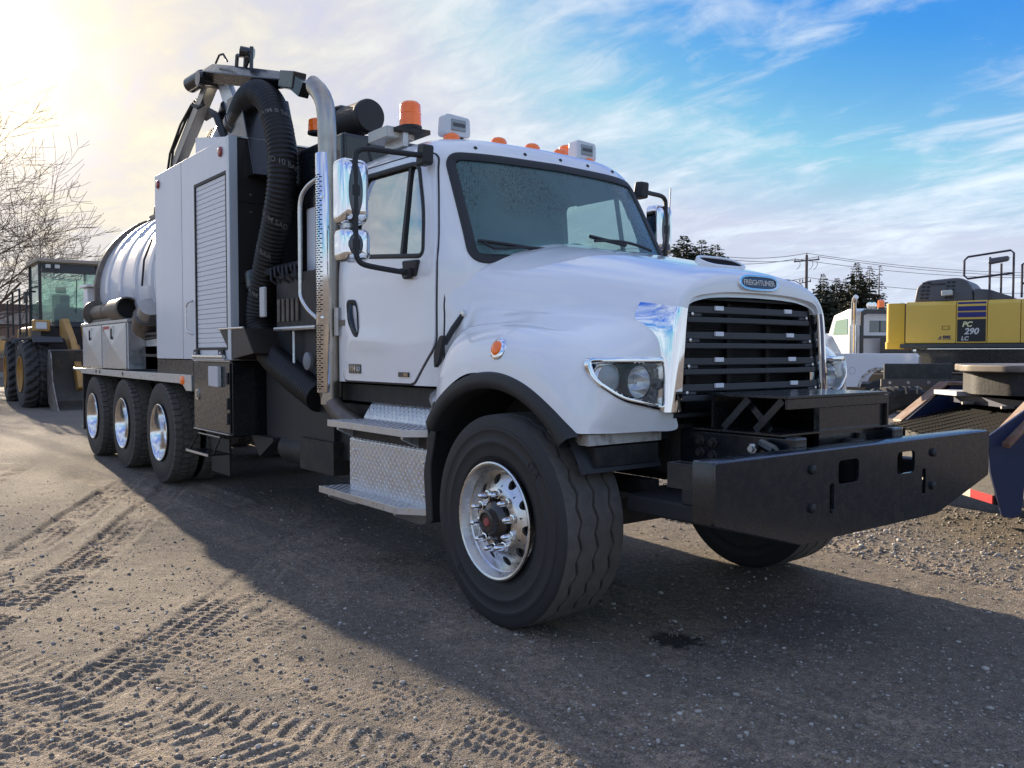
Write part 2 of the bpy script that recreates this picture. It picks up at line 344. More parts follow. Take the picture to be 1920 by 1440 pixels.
# ---- cab shell as sections by height
ZL = [1.22, 1.55, 1.92, 2.08, 2.38, 2.62, 2.74, 2.82, 2.865]
OUTL = [
 [(-.72, 0), (-.72, .5), (-.73, .84), (-.79, .94), (-.90, 1.005), (-1.12, 1.03), (-1.6, 1.035), (-2.05, 1.03), (-2.2, 1.0), (-2.26, .88), (-2.27, .45), (-2.27, 0)],
 [(-.66, 0), (-.68, .5), (-.72, .85), (-.78, .945), (-.89, 1.01), (-1.12, 1.035), (-1.6, 1.04), (-2.05, 1.035), (-2.2, 1.0), (-2.26, .88), (-2.27, .45), (-2.27, 0)],
 [(-.53, 0), (-.58, .5), (-.67, .83), (-.76, .94), (-.88, 1.005), (-1.12, 1.03), (-1.6, 1.035), (-2.05, 1.03), (-2.2, 1.0), (-2.26, .88), (-2.27, .45), (-2.27, 0)],
 [(-.575, 0), (-.625, .5), (-.72, .82), (-.80, .925), (-.92, .99), (-1.14, 1.012), (-1.6, 1.02), (-2.05, 1.015), (-2.2, .99), (-2.26, .87), (-2.27, .45), (-2.27, 0)],
 [(-.735, 0), (-.785, .5), (-.87, .79), (-.94, .89), (-1.03, .945), (-1.22, .97), (-1.62, .98), (-2.05, .975), (-2.19, .95), (-2.255, .84), (-2.265, .45), (-2.265, 0)],
 [(-.875, 0), (-.92, .5), (-.99, .75), (-1.05, .855), (-1.13, .91), (-1.3, .935), (-1.65, .942), (-2.04, .938), (-2.17, .91), (-2.24, .81), (-2.25, .45), (-2.25, 0)],
 [(-.945, 0), (-.985, .5), (-1.05, .72), (-1.11, .815), (-1.19, .868), (-1.36, .895), (-1.68, .902), (-2.02, .898), (-2.15, .87), (-2.215, .78), (-2.23, .45), (-2.23, 0)],
 [(-1.04, 0), (-1.08, .47), (-1.15, .66), (-1.21, .74), (-1.29, .785), (-1.44, .805), (-1.7, .81), (-1.99, .805), (-2.1, .78), (-2.16, .70), (-2.175, .42), (-2.175, 0)],
 [(-1.25, 0), (-1.27, .35), (-1.32, .50), (-1.37, .56), (-1.43, .59), (-1.52, .605), (-1.7, .61), (-1.9, .605), (-1.96, .58), (-2.0, .52), (-2.01, .32), (-2.01, 0)]]
_o = np.array([crom(o, 14) for o in OUTL]); _o = np.concatenate([_o, np.array(ZL)[:, None, None] * np.ones((len(ZL), _o.shape[1], 1))], 2)
CABG = crom(_o, 13)
def cab_row(z):
    zs = CABG[:, 0, 2]; i = int(np.clip(np.searchsorted(zs, z) - 1, 0, len(zs) - 2)); t = (z - zs[i]) / (zs[i + 1] - zs[i]); return CABG[i] * (1 - t) + CABG[i + 1] * t
def side_y(x, z):
    r = cab_row(z); k = int(np.argmax(r[:, 1])); k0 = 14 * 3; seg = r[k0:14 * 8]; return float(np.interp(-x, -seg[:, 0], seg[:, 1]))
def front_x(y, z):
    r = cab_row(z)[:14 * 5]; return float(np.interp(abs(y), r[:, 1], r[:, 0]))
WS_OUT = rounded([(-.895, 1.965), (.895, 1.965), (.835, 2.705), (-.835, 2.705)], .11, 8)
WS_IN = rounded([(-.845, 2.01), (.845, 2.01), (.785, 2.66), (-.785, 2.66)], .09, 8)
WS_CUT = rounded([(-.865, 1.99), (.865, 1.99), (.805, 2.68), (-.805, 2.68)], .10, 8)
SW = rounded([(-1.01, 2.025), (-1.065, 2.30), (-1.20, 2.64), (-1.93, 2.655), (-1.97, 2.10)], [.06, .3, .07, .08, .08], 8)
SWH = inset(SW, -.012); SWH = SWH if abs(SWH[0][1] - 2.0) < 1 else SW
RW = rounded([(-.50, 2.10), (.50, 2.10), (.48, 2.56), (-.48, 2.56)], .07, 6)
def cab_shell(off, name, m):
    mb = MB(); a, b = CABG.shape[:2]
    for sg in (-1, 1):
        G = CABG.copy(); cx, cz = -1.5, 2.0
        if off:
            G[:, :, 0] = cx + (G[:, :, 0] - cx) * (1 - off / .75); G[:, :, 1] *= (1 - off / 1.0); G[:, :, 2] = cz + (G[:, :, 2] - cz) * (1 - off / .85)
        G[:, :, 1] *= sg; fs = []
        for i in range(a - 1):
            for j in range(b - 1):
                x, y, z = CABG[i:i + 2, j:j + 2].reshape(-1, 3).mean(0)
                if j < 14 * 5 and inpoly(y, z, WS_CUT): continue
                if 14 * 3 < j < 14 * 9 and inpoly(x, z, SW): continue
                if j > 14 * 9 and inpoly(y, z, RW): continue
                q = (i * b + j, i * b + j + 1, (i + 1) * b + j + 1, (i + 1) * b + j); fs.append(q)
        mb.add(G.reshape(-1, 3), fs)
        top = len(mb.v); r = [(G[-1, j, 0], G[-1, j, 1], G[-1, j, 2]) for j in range(b)]
        mb.add(r + [(-1.6, 0, G[-1, 0, 2] + .008)], [(j, j + 1, b) for j in range(b - 1)])
        if not off: mb.add([tuple(p) for p in G[0]] + [(-1.6, 0, 1.22)], [(j, j + 1, b) for j in range(b - 1)])
    return P(mb, name, m, smooth=40)
cab = cab_shell(0, 'cab', WHITE); cab_shell(.035, 'cab_lining', INT)
# windscreen, seals, panes
def fn_ws(y, z, o=0.): return (front_x(y, z) + o, y, z)
wsd = dense(WS_OUT, .03); band = inset(wsd, .030)
P(surf_band([fn_ws(u, v, .0) for u, v in band], [(1, .35 * u, .55) for u, v in band], .060, .012), 'windscreen_seal', BLACKM)
P(patch(WS_IN, (0, 2.33), lambda u, v: fn_ws(u, v, -.004), 14, 160), 'windscreen', WSCREEN)
P(patch(inset(RW, -.01), (0, 2.33), lambda u, v: (-2.262 + (.006 if v > 2.5 else 0), u, v), 2, 60), 'rear_window', GLASS)
# marker bolts over the screen
for y in (-.62, -.25, .05, .32, .6):
    P(MB().lathe([(0, .013), (.006, .012), (.009, .004)], fn_ws(y, 2.745, 0), (1, 0, .6), 10), 'roof_screw', BLACKM)
DOOR = rounded([(-2.06, 1.232), (-1.106, 1.232), (-.886, 1.475), (-.882, 2.04), (-1.00, 2.42), (-1.10, 2.695), (-2.02, 2.715), (-2.075, 2.05)], [.05, .03, .06, .3, .4, .06, .07, .3], 6)
CW = (-1.5, 2.35)
def door(sg):
    def fs(u, v, o): return (u, sg * (side_y(u, v) + o), v)
    pi_, po = resample(SW, CW, 180), resample(DOOR, CW, 180); G = [[fs(u, v, -.02) for u, v in pi_]]
    for k in range(19):
        t = k / 18; t = t ** 1.15
        def bead(u, v):   # pressed feature line low on the door
            return .012 * math.exp(-((v - (1.50 - .06 * (u + 1.5))) / .05) ** 2) * min(1, max(0, (u + 2.02) / .15)) * min(1, max(0, (-1.25 - u) / .3)) if v < 1.8 else 0
        G.append([fs(a[0] + (b[0] - a[0]) * t, a[1] + (b[1] - a[1]) * t, .009 + bead(a[0] + (b[0] - a[0]) * t, a[1] + (b[1] - a[1]) * t)) for a, b in zip(pi_, po)])
    G.append([fs(u, v, -.02) for u, v in po])
    d = P(MB().grid(G, wrap=True), 'door', WHITE, smooth=40)
    rim = inset(DOOR, -.006)
    P(surf_band([fs(u, v, .0005) for u, v in dense(rim, .05)], [(0, sg, 0)] * len(dense(rim, .05)), .014, .002), 'door_gap', BLACKM, d)
    sp = dense(SW, .04)
    P(surf_band([fs(u, v, .006) for u, v in sp], [(0, sg, .15)] * len(sp), .03, .012), 'window_seal', BLACKM, d)
    P(patch(SW, CW, lambda u, v: fs(u, v, -.012), 6, 90), 'window_pane', GLASSR if sg < 0 else GLASS, d)
    P(MB().bar(fs(-1.27, 2.025, -.005), fs(-1.30, 2.645, -.005), .03, .022, (0, 1, 0)), 'vent_bar', BLACKM, d)
    if sg < 0:
        hp = rounded([(-1.985, 1.80), (-1.85, 1.795), (-1.815, 1.72), (-1.795, 1.53), (-1.865, 1.535), (-1.96, 1.64)], .05, 5)
        hc = (sum(p[0] for p in hp) / len(hp), sum(p[1] for p in hp) / len(hp)); rp = resample(hp, hc, 60)
        G = [[fs(hc[0] + (u - hc[0]) * k, hc[1] + (v - hc[1]) * k, o) for u, v in rp] for k, o in ((1.0, .008), (1.0, .018), (.93, .021), (.8, .016), (.6, .004), (0, 0.0))]
        P(MB().grid(G, wrap=True), 'door_handle', BLACKM, d)
        P(MB().tube([fs(-1.91, 1.76, .012), fs(-1.905, 1.70, .024), fs(-1.86, 1.60, .026), fs(-1.835, 1.56, .012)], .015, 8), 'grip', BLACKG, d)
        P(MB().box(-1.954, -1.78, -1.052, -1.043, 1.283, 1.347), 'badge', BLACKG, d)
        put_text('badge_number', '114', .062, basis((-1.895, -1.0535, 1.315), (1, 0, 0), (0, 0, 1)), CHROME, d, shear=.0)
        put_text('badge_letters', 'SD', .045, basis((-1.812, -1.0535, 1.313), (1, 0, 0), (0, 0, 1)), WTXT, d)
        P(MB().box(-1.27, -1.145, -1.052, -1.043, 1.272, 1.302), 'small_badge', BLACKG, d)
        P(MB().box(-1.20, -1.15, -1.0545, -1.05, 1.276, 1.298), 'small_badge_plate', mat('tan badge', (.42, .25, .12), .4), d)
    return d
door(-1); door(1)
# interior
P(MB().box(-2.2, -.75, -.96, .96, 1.26, 1.3), 'cab_floor', INT)
dash = MB().prism(rounded([(-.70, 1.5), (-.70, 1.98), (-.85, 2.03), (-1.05, 1.98), (-1.1, 1.5)], .05), 'y', -.80, .80); P(dash, 'dashboard', INT2)
for y in (-.5, .5):
    s = P(MB().prism(rounded([(-1.95, 1.55), (-1.42, 1.6), (-1.42, 1.74), (-1.9, 1.70)], .05), 'y', y - .25, y + .25), 'seat', INT2, bevel=.03)
    P(MB().prism(rounded([(-2.12, 2.32), (-2.0, 2.34), (-1.82, 1.72), (-1.95, 1.68)], .04), 'y', y - .24, y + .24), 'backrest', INT2, s, bevel=.03)
    P(MB().prism(rounded([(-2.14, 2.55), (-2.05, 2.56), (-2.0, 2.36), (-2.1, 2.34)], .03), 'y', y - .14, y + .14), 'headrest', INT2, s, bevel=.02)
a = [Vector((-1.22, .5, 2.02)) + Vector((-.06 * math.sin(t) , .22 * math.cos(t), .21 * math.sin(t))) for t in np.linspace(0, 2 * PI, 33)]
st = P(MB().tube(a, .016, 8, False), 'steering_wheel', INT); P(MB().cyl((-1.05, .5, 1.95), (-1.22, .5, 2.02), .03), 'steering_column', INT, st)
P(MB().ell((-1.02, 0, 2.60), (.03, .13, .035)), 'rear_view_mirror', INT)
for y in (): P(MB().prism([(-1.0, 2.665), (-1.03, 2.68), (-.93, 2.55), (-.91, 2.55)], 'y', y - .3, y + .3), 'sun_visor', INT2)
# wipers
def wiper(y0, y1, zo):
    p = [fn_ws(y0 + (y1 - y0) * t, 2.05 + zo * math.sin(t * 2.2) - .04 * t + (.045 if t < .05 else 0), .035) for t in np.linspace(0, 1, 12)]
    w = P(MB().tube(p, .009, 6), 'wiper', BLACKM)
    b = [fn_ws(y0 - .02 + (y1 - y0) * .72 * t, 2.105 - .045 * t, .022) for t in np.linspace(0, 1, 10)]
    P(MB().tube(b, .012, 6), 'wiper_blade', BLACKM, w)
wiper(-.80, -.18, .05)
w2 = P(MB().tube([fn_ws(.02 + .6 * t, 2.155 - .02 * t + .03 * math.sin(3 * t), .04) for t in np.linspace(0, 1, 12)], .010, 6), 'wiper', BLACKM); P(MB().tube([fn_ws(.0 + .34 * t, 2.185 - .03 * t, .03) for t in np.linspace(0, 1, 8)], .013, 6), 'wiper_blade', BLACKM, w2)
P(MB().tube([(x, -y, z) for x, y, z in HG_EDGE], .006, 6), 'hood_gap', BLACKM) if False else None

# ---- hood and fenders
HS = [
 [(-.62,0,2.13),(-.65,.30,2.118),(-.72,.58,2.065),(-.80,.81,1.99),(-.82,.955,1.88),(-.82,.985,1.74),(-.82,.984,1.64),(-.82,.987,1.54),(-.82,.988,1.44),(-.82,.985,1.32),(-.82,.98,1.22)],
 [(-.50,0,2.105),(-.53,.30,2.093),(-.60,.575,2.04),(-.67,.79,1.963),(-.70,.890,1.86),(-.70,.925,1.72),(-.70,.945,1.62),(-.70,.96,1.52),(-.70,.97,1.42),(-.70,.975,1.30),(-.70,.975,1.20)],
 [(-.44,0,2.095),(-.46,.30,2.083),(-.52,.565,2.03),(-.59,.77,1.945),(-.63,.865,1.845),(-.64,.90,1.71),(-.635,.945,1.58),(-.63,1.02,1.475),(-.63,1.09,1.37),(-.645,1.13,1.22),(-.655,1.14,1.06)],
 [(-.36,0,2.08),(-.37,.30,2.068),(-.42,.55,2.015),(-.48,.75,1.93),(-.52,.84,1.83),(-.53,.885,1.69),(-.52,.97,1.595),(-.51,1.08,1.545),(-.52,1.155,1.45),(-.55,1.195,1.32),(-.585,1.205,1.15)],
 [(-.20,0,2.05),(-.20,.30,2.038),(-.22,.53,1.985),(-.25,.72,1.90),(-.27,.80,1.80),(-.28,.85,1.67),(-.27,.96,1.60),(-.26,1.09,1.575),(-.27,1.175,1.495),(-.28,1.212,1.40),(-.29,1.22,1.305)],
 [(0,0,2.01),(0,.30,1.998),(0,.51,1.945),(0,.685,1.865),(0,.76,1.765),(0,.815,1.655),(0,.94,1.60),(0,1.09,1.572),(0,1.18,1.49),(0,1.213,1.40),(0,1.22,1.315)],
 [(.22,0,1.96),(.22,.285,1.95),(.22,.485,1.90),(.22,.64,1.825),(.22,.71,1.73),(.22,.775,1.63),(.22,.92,1.575),(.22,1.08,1.535),(.22,1.175,1.455),(.21,1.21,1.37),(.20,1.22,1.275)],
 [(.42,0,1.912),(.42,.27,1.902),(.42,.46,1.86),(.42,.60,1.79),(.42,.665,1.70),(.42,.74,1.605),(.41,.90,1.54),(.40,1.05,1.495),(.39,1.15,1.41),(.38,1.2,1.31),(.37,1.213,1.19)],
 [(.55,0,1.875),(.55,.26,1.865),(.55,.445,1.825),(.55,.575,1.76),(.55,.64,1.67),(.55,.71,1.565),(.54,.88,1.49),(.525,1.02,1.435),(.50,1.125,1.345),(.485,1.18,1.22),(.48,1.195,1.10)],
 [(.63,0,1.84),(.63,.25,1.83),(.63,.43,1.795),(.63,.56,1.735),(.63,.62,1.65),(.625,.675,1.52),(.615,.85,1.435),(.595,.99,1.375),(.57,1.085,1.275),(.555,1.14,1.17),(.55,1.16,1.052)],
 [(.67,0,1.80),(.67,.25,1.79),(.67,.42,1.76),(.67,.55,1.70),(.67,.61,1.63),(.655,.65,1.46),(.645,.81,1.385),(.63,.95,1.305),(.60,1.045,1.205),(.59,1.10,1.12),(.585,1.125,1.046)],
 [(.69,0,1.755),(.69,.25,1.748),(.69,.42,1.725),(.69,.545,1.68),(.69,.60,1.60),(.663,.62,1.37),(.655,.73,1.28),(.645,.88,1.20),(.62,.98,1.12),(.605,1.04,1.075),(.60,1.07,1.044)],
 [(.695,0,1.72),(.695,.25,1.715),(.695,.42,1.70),(.695,.54,1.66),(.69,.592,1.55),(.666,.60,1.24),(.662,.585,1.12),(.658,.575,1.043),(.64,.75,1.041),(.62,.90,1.041),(.61,.99,1.042)]]
HG = np.array(HS); HG = crom(HG, 8); HG = np.swapaxes(crom(np.swapaxes(HG, 0, 1), 8), 0, 1)
HL = rounded([(.565, 1.405), (1.105, 1.405), (1.085, 1.29), (.945, 1.195), (.565, 1.115)], [.02, .05, .06, .06, .02], 6)
HLi = inset(HL, .022)
mb = MB(); a, b = HG.shape[:2]
for sg in (-1, 1):
    G = HG.copy(); G[:, :, 1] *= sg; fs = []
    for i in range(a - 1):
        for j in range(b - 1):
            x, y, z = HG[i:i + 2, j:j + 2].reshape(-1, 3).mean(0)
            if x > .5 and inpoly(y, z, HLi): continue
            fs.append((i * b + j, i * b + j + 1, (i + 1) * b + j + 1, (i + 1) * b + j))
    mb.add(G.reshape(-1, 3), fs)
hood = P(mb, 'hood', WHITE, smooth=60)
for sg in (-1, 1): P(MB().tube([(p[0] - .006, sg * p[1], p[2]) for p in HG[0, 8 * 2:8 * 9:2]], .0065, 6), 'hood_gap', BLACKM)
ng = HG[8 * 9:, 8 * 5:].reshape(-1, 3)
def face_x(y, z):
    d = (ng[:, 1] - abs(y)) ** 2 + (ng[:, 2] - z) ** 2; k = np.argsort(d)[:6]; w = 1 / (d[k] + 1e-5); return float((ng[k, 0] * w).sum() / w.sum())
_m = (ng[:, 1] > .58) & (ng[:, 1] < 1.11) & (ng[:, 2] > 1.10) & (ng[:, 2] < 1.42) & (ng[:, 0] > .52)
_A = lambda u, v: np.stack([np.ones_like(u), u, v, u * u, u * v, v * v], -1)
_cf = np.linalg.lstsq(_A(ng[_m, 1], ng[_m, 2]), ng[_m, 0], rcond=None)[0]
def hl_x(u, v): return float(_A(np.array(float(u)), np.array(float(v))) @ _cf) + .002
for sg in (-1, 1):
    pl = dense(HL, .03); c = (sum(p[0] for p in pl) / len(pl), sum(p[1] for p in pl) / len(pl)); n = len(pl)
    xs = [hl_x(u, v) for u, v in pl]
    rows = []
    for ins, off in ((0., -.02), (0, .006), (.008, .012), (.022, .010), (.030, -.004), (.034, -.03)):
        q = inset(pl, ins); rows.append([(x + off, sg * u, v) for x, (u, v) in zip(xs, q)])
    hl = P(MB().grid(rows, wrap=True), 'headlight', CHROME, smooth=50)
    q = inset(pl, .032); bowl = [[(x - dd, sg * (c[0] + (u - c[0]) * k), c[1] + (v - c[1]) * k) for x, (u, v) in zip(xs, q)] for k, dd in ((1, .02), (.93, .07), (.7, .095), (0, .10))]
    P(MB().grid(bowl, wrap=True), 'reflector', mat('lamp reflector', (.86, .87, .88), .15, metal=.75), hl, smooth=50)
    for y, z, r, kind in ((.985, 1.30, .072, 0), (.815, 1.285, .080, 1)):
        x0 = hl_x(y, z) - .066
        P(MB().lathe([(0, r + .012), (.03, r + .010), (.045, r + .002), (.045, r)], (x0, sg * y, z), (1, 0, 0), 32, False), 'lamp_bezel', BLACKM if kind else CHROME2, hl)
        P(MB().lathe([(-.028, .0), (-.026, r * .25), (-.012, r * .6), (.012, r * .85), (.04, r)], (x0, sg * y, z), (1, 0, 0), 32, False), 'lamp_bowl', mat('lamp bowl', (.88, .88, .87), .12, metal=.8), hl); P(MB().lathe([(-.02, .012), (.02, .012), (.026, .006), (.027, 0)], (x0, sg * y, z), (1, 0, 0), 12), 'bulb', mat('bulb glass', (.75, .70, .6), .15), hl)
        P(MB().lathe([(.04, r), (.058, r * .8), (.068, r * .45), (.071, 0)], (x0, sg * y, z), (1, 0, 0), 32), 'lamp_lens', glass('frosted lamp lens', (.80, .82, .84), fog=.6, fogcol=(.85, .85, .85)) if kind == 0 else glass('fluted lamp lens', (.92, .93, .94), fog=.06, fogcol=(.9, .9, .9)), hl)
    P(MB().lathe([(0, .028), (.03, .028), (.045, .018), (.05, 0)], (hl_x(.665, 1.27) - .07, sg * .665, 1.27), (1, 0, .0), 20), 'turn_lamp', mat('smoked lens', (.10, .11, .13), .15, coat=.6), hl)
    P(patch(inset(HL, .03), c, lambda u, v: (hl_x(u, v) + .002, sg * u, v), 3, 60), 'headlight_cover', CLEAR, hl)
    # marker lamp on the fender
    ml = P(MB().lathe([(0, .062), (.008, .060), (.016, .045), (.016, .0)], (0, sg * 1.195, 1.447), (0, sg, .32), 28), 'fender_marker_lamp', CHROME)
    ml2 = P(MB().lathe([(.015, .040), (.026, .034), (.033, .018), (.035, 0)], (0, sg * 1.195, 1.447), (0, sg, .32), 24), 'amber_lens', AMBER, ml)
    # hood latch strap
    if sg < 0:
        lt = P(MB().tube([(-.70, sg * .935, 1.655), (-.735, sg * .985, 1.57), (-.77, sg * 1.025, 1.48)], .018, 8), 'hood_latch', BLACKM)
        P(MB().prism(rounded([(-.74, 1.53), (-.80, 1.37), (-.85, 1.33), (-.855, 1.42), (-.79, 1.53)], .02), 'y', -1.05, -1.02), 'latch_pad', BLACKM, lt, bevel=.006)
        P(MB().lathe([(0, .022), (.02, .02), (.024, .0)], (-.695, -.93, 1.66), (0, -1, 0), 12), 'latch_bolt', ALU, lt)
    # black wheel arch flare and liner
    cx, cz = -.05, .55; prof = [(.785, 1.17), (.782, 1.212), (.772, 1.238), (.735, 1.25), (.70, 1.243), (.690, 1.225), (.690, 1.10)]
    G = []
    for t in np.linspace(R(142), R(38), 60):
        ex = 1.0; G.append([(cx + r * math.cos(t) * (1.0 if math.cos(t) > 0 else 1.03), sg * (y - .035 * abs(math.cos(t)) ** 2.5), cz + r * math.sin(t)) for r, y in prof])
    P(MB().grid(G), 'fender_flare', BLACKM, smooth=50)
    G = [[(cx + .70 * math.cos(t), sg * y, cz + .72 * math.sin(t)) for y in (1.15, .9, .6)] for t in np.linspace(R(165), R(25), 40)]
    P(MB().grid(G), 'wheel_arch_liner', BLACKM)
# nose: boxy surround round the grille, emblem, scoop
Fo = [(0,1.842),(.25,1.832),(.43,1.802),(.55,1.752),(.622,1.672),(.650,1.57),(.662,1.45),(.674,1.30),(.688,1.135)]
Fi = [(0,1.745),(.25,1.741),(.42,1.725),(.517,1.704),(.558,1.66),(.574,1.56),(.584,1.45),(.596,1.30),(.607,1.135)]
Bk = [(.50,0,1.900),(.50,.265,1.890),(.50,.452,1.850),(.50,.588,1.782),(.50,.658,1.700),(.50,.705,1.60),(.605,.690,1.475),(.665,.680,1.35),(.668,.690,1.135)]
def nose_piece(i0, i1, m, name, sides):
    fo = crom(np.array(Fo), 6)[i0:i1 + 1]; fi = crom(np.array(Fi), 6)[i0:i1 + 1]; bk = crom(np.array(Bk), 6)[i0:i1 + 1]
    for sg in sides:
        G = []
        for (yo, zo), (yi, zi), (xb, yb, zb) in zip(fo, fi, bk):
            o = np.array((.700, yo, zo)); i_ = np.array((.716, yi, zi)); b_ = np.array((xb, yb, zb)); nn = np.array((0, yo * 1.2, max(0, zo - 1.5))); nn = nn / (np.linalg.norm(nn) + 1e-9)
            L = [b_ - nn * .025, b_ + nn * .004, (b_ * .55 + o * .45) + nn * .008, o + nn * .002, o * .86 + i_ * .14 + np.array((.010, 0, 0)), o * .5 + i_ * .5 + np.array((.010, 0, 0)), i_ + np.array((.002, 0, 0)), i_ + np.array((-.006, 0, 0)) - nn * .004, i_ + np.array((-.07, 0, 0)) - nn * .006]
            G.append([(p[0], sg * p[1], p[2]) for p in L])
        P(MB().grid(G), name, m, smooth=50)
nose_piece(0, 25, WHITE, 'grille_surround_top', (-1, 1)); nose_piece(25, 48, CHROME, 'grille_side_trim', (-1, 1))
def oval(cy, cz, w, h, n=40): return [(cy + w / 2 * (abs(math.cos(t)) ** .55) * (1 if math.cos(t) > 0 else -1), cz + h / 2 * (abs(math.sin(t)) ** .8) * (1 if math.sin(t) > 0 else -1)) for t in np.linspace(0, 2 * PI, n, endpoint=False)]
em = MB(); o1 = oval(0, 0, .34, .088); o2 = oval(0, 0, .30, .062)
Me = basis((.713, 0, 1.797), (0, 1, 0), (-.16, 0, 1))
def emb(o, i, z0, z1): return MB().frame(o, i, 'z', z0, z1)
e1 = emb(o1, o2, 0, .016); e1.v = [tuple(Me @ Vector(v)) for v in e1.v]; EM = P(e1, 'emblem', CHROME, bevel=.003)
e2 = MB().prism(o2, 'z', 0, .010); e2.v = [tuple(Me @ Vector(v)) for v in e2.v]; P(e2, 'emblem_plate', NAVY, EM)
put_text('emblem_lettering', 'FREIGHTLINER', .0415, Me @ Matrix.Translation((0, -.001, .011)), WTXT, EM, bold=.0006, extrude=.002, spacing=.98)
Ms = basis((.47, .0, 1.932), (0, 1, 0), (-.88, 0, .46)); o1 = oval(0, 0, .36, .150); o2 = oval(0, 0, .325, .112)
s1 = MB().frame(o1, o2, 'z', -.03, .006); s1.v = [tuple(Ms @ Vector(v)) for v in s1.v]; SCP = P(s1, 'hood_scoop', WHITE, bevel=.008)
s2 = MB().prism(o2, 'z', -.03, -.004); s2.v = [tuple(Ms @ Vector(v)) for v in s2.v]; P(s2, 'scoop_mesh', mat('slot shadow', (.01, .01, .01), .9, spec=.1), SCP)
# grille
GR = P(MB().frame([(-.60, 1.10), (.60, 1.10), (.575, 1.62), (.53, 1.715), (-.53, 1.715), (-.575, 1.62)], [(-.575, 1.12), (.575, 1.12), (.56, 1.615), (.52, 1.70), (-.52, 1.70), (-.56, 1.615)], 'x', .50, .665), 'grille', BLACKM)
P(MB().box(.50, .515, -.6, .6, .98, 1.75), 'radiator_core', mat('radiator fins', (.020, .022, .024), .6, bump=.3, bscale=20, streak=(1, 1, 60)), GR)
for z in np.arange(1.0, 1.74, .012): pass
P(MB().add(*(lambda zs: ([p for z in zs for p in ((.518, -.58, z), (.524, -.58, z + .003), (.524, .58, z + .003), (.518, .58, z))], [(4 * i, 4 * i + 1, 4 * i + 2, 4 * i + 3) for i in range(len(zs))]))(np.arange(1.0, 1.73, .013))), 'radiator_fins', GREYM, GR)['kind'] = 'stuff'
for y in (-.02, .33, -.36): P(MB().box(.516, .545, y - .018, y + .018, 1.0, 1.74), 'radiator_post', BLACKM, GR)
for k, (zt, hw) in enumerate([(1.665, .523), (1.533, .546), (1.401, .566), (1.269, .586)]):
    def bow(y, o): return (.715 - .030 * (y / hw) ** 2 + .008 * k + o)
    ys = np.linspace(-hw, hw, 17); mb = MB()
    def bar(z0, z1, dx, y0, y1):
        yy = np.linspace(y0, y1, 15); G = [[(bow(y, -.055), y, z1 - .004), (bow(y, -dx), y, z1), (bow(y, .0 - dx), y, z0 + .004), (bow(y, -.004 - dx), y, z0), (bow(y, -.055), y, z0), (bow(y, -.055), y, z1 - .004)] for y in yy]
        mb.grid(G); mb.add(G[0], [tuple(range(6))]); mb.add(G[-1], [tuple(range(6))])
    bar(zt - .038, zt, .010, -hw, hw); bar(zt - .086, zt - .056, 0, -hw, hw); bar(zt - .0565, zt - .0375, .007, -hw, -hw + .10); bar(zt - .0565, zt - .0375, .007, hw - .10, hw)
    sl = P(mb, 'slat', GREYM, GR, bevel=.003)
    for y in (-.30 - .008 * k, .295 + .01 * k): P(MB().box(bow(y, -.012), bow(y, -.001), y - .033, y + .033, zt - .021, zt + .002), 'clip', mat('pale reflective clip', (.75, .78, .82), .3), sl, bevel=.002)
    for y in (-hw + .03, hw - .03): P(MB().lathe([(0, .011), (.006, .01), (.008, .004)], (bow(y, -.005), y, zt - .043), (1, 0, 0), 8), 'screw', ALU, sl)

# ---- front bumper with cut holes
def boolcut(mb, cutters):
    o = mb.build('tmp', None, None, smooth=0)
    for cm in cutters:
        c = cm.build('cut', None, None, smooth=0); md = o.modifiers.new('b', 'BOOLEAN'); md.object = c; md.solver = 'EXACT'; md.operation = 'DIFFERENCE'
        me = bpy.data.meshes.new_from_object(o.evaluated_get(bpy.context.evaluated_depsgraph_get())); o.modifiers.clear(); o.data = me; bpy.data.objects.remove(c)
    me = o.data; bpy.data.objects.remove(o); me.materials.clear(); return me
face = rounded([(-1.185, .99), (1.185, .99), (1.185, .745), (.60, .592), (-.60, .592), (-1.185, .745)], .012, 2)
holes = [rounded([(y - .085, .830), (y + .085, .830), (y + .085, .938), (y - .085, .938)], .025, 4) for y in (-.235, .28)]
slots = [rounded([(y - .018, .705), (y + .018, .705), (y + .018, .84), (y - .018, .84)], .018, 5) for y in (-.37, .46)]
me = boolcut(MB().prism(face, 'x', 1.385, 1.40), [MB().prism(h, 'x', 1.3, 1.5) for h in holes + slots])
BP = link('bumper', me, BLACKG, T, 30, .002)
rim = inset(face, .001)
G = [[(x, u * k, v + dz) for u, v in face] for x, k, dz in ((1.386, 1, 0), (1.392, 1, .0), (1.399, .9985, 0))]
loop = dense(face, .1); G = [[(1.392, u, v) for u, v in loop], [(1.384, u * 1.006, v + (.006 if v > .9 else -.004)) for u, v in loop], [(1.29, u * 1.006, v + (.006 if v > .9 else -.004)) for u, v in loop], [(1.285, u * .99, v) for u, v in loop]]
P(MB().grid(G, wrap=True), 'bumper_return', BLACKG, BP, smooth=40)
for y, z in ((-.53, .915), (-.53, .745), (.545, .915), (.545, .745)): P(MB().lathe([(0, .022), (.012, .021), (.018, .010), (.019, 0)], (1.40, y, z), (1, 0, 0), 12), 'bumper_bolt', BLACKM, BP)
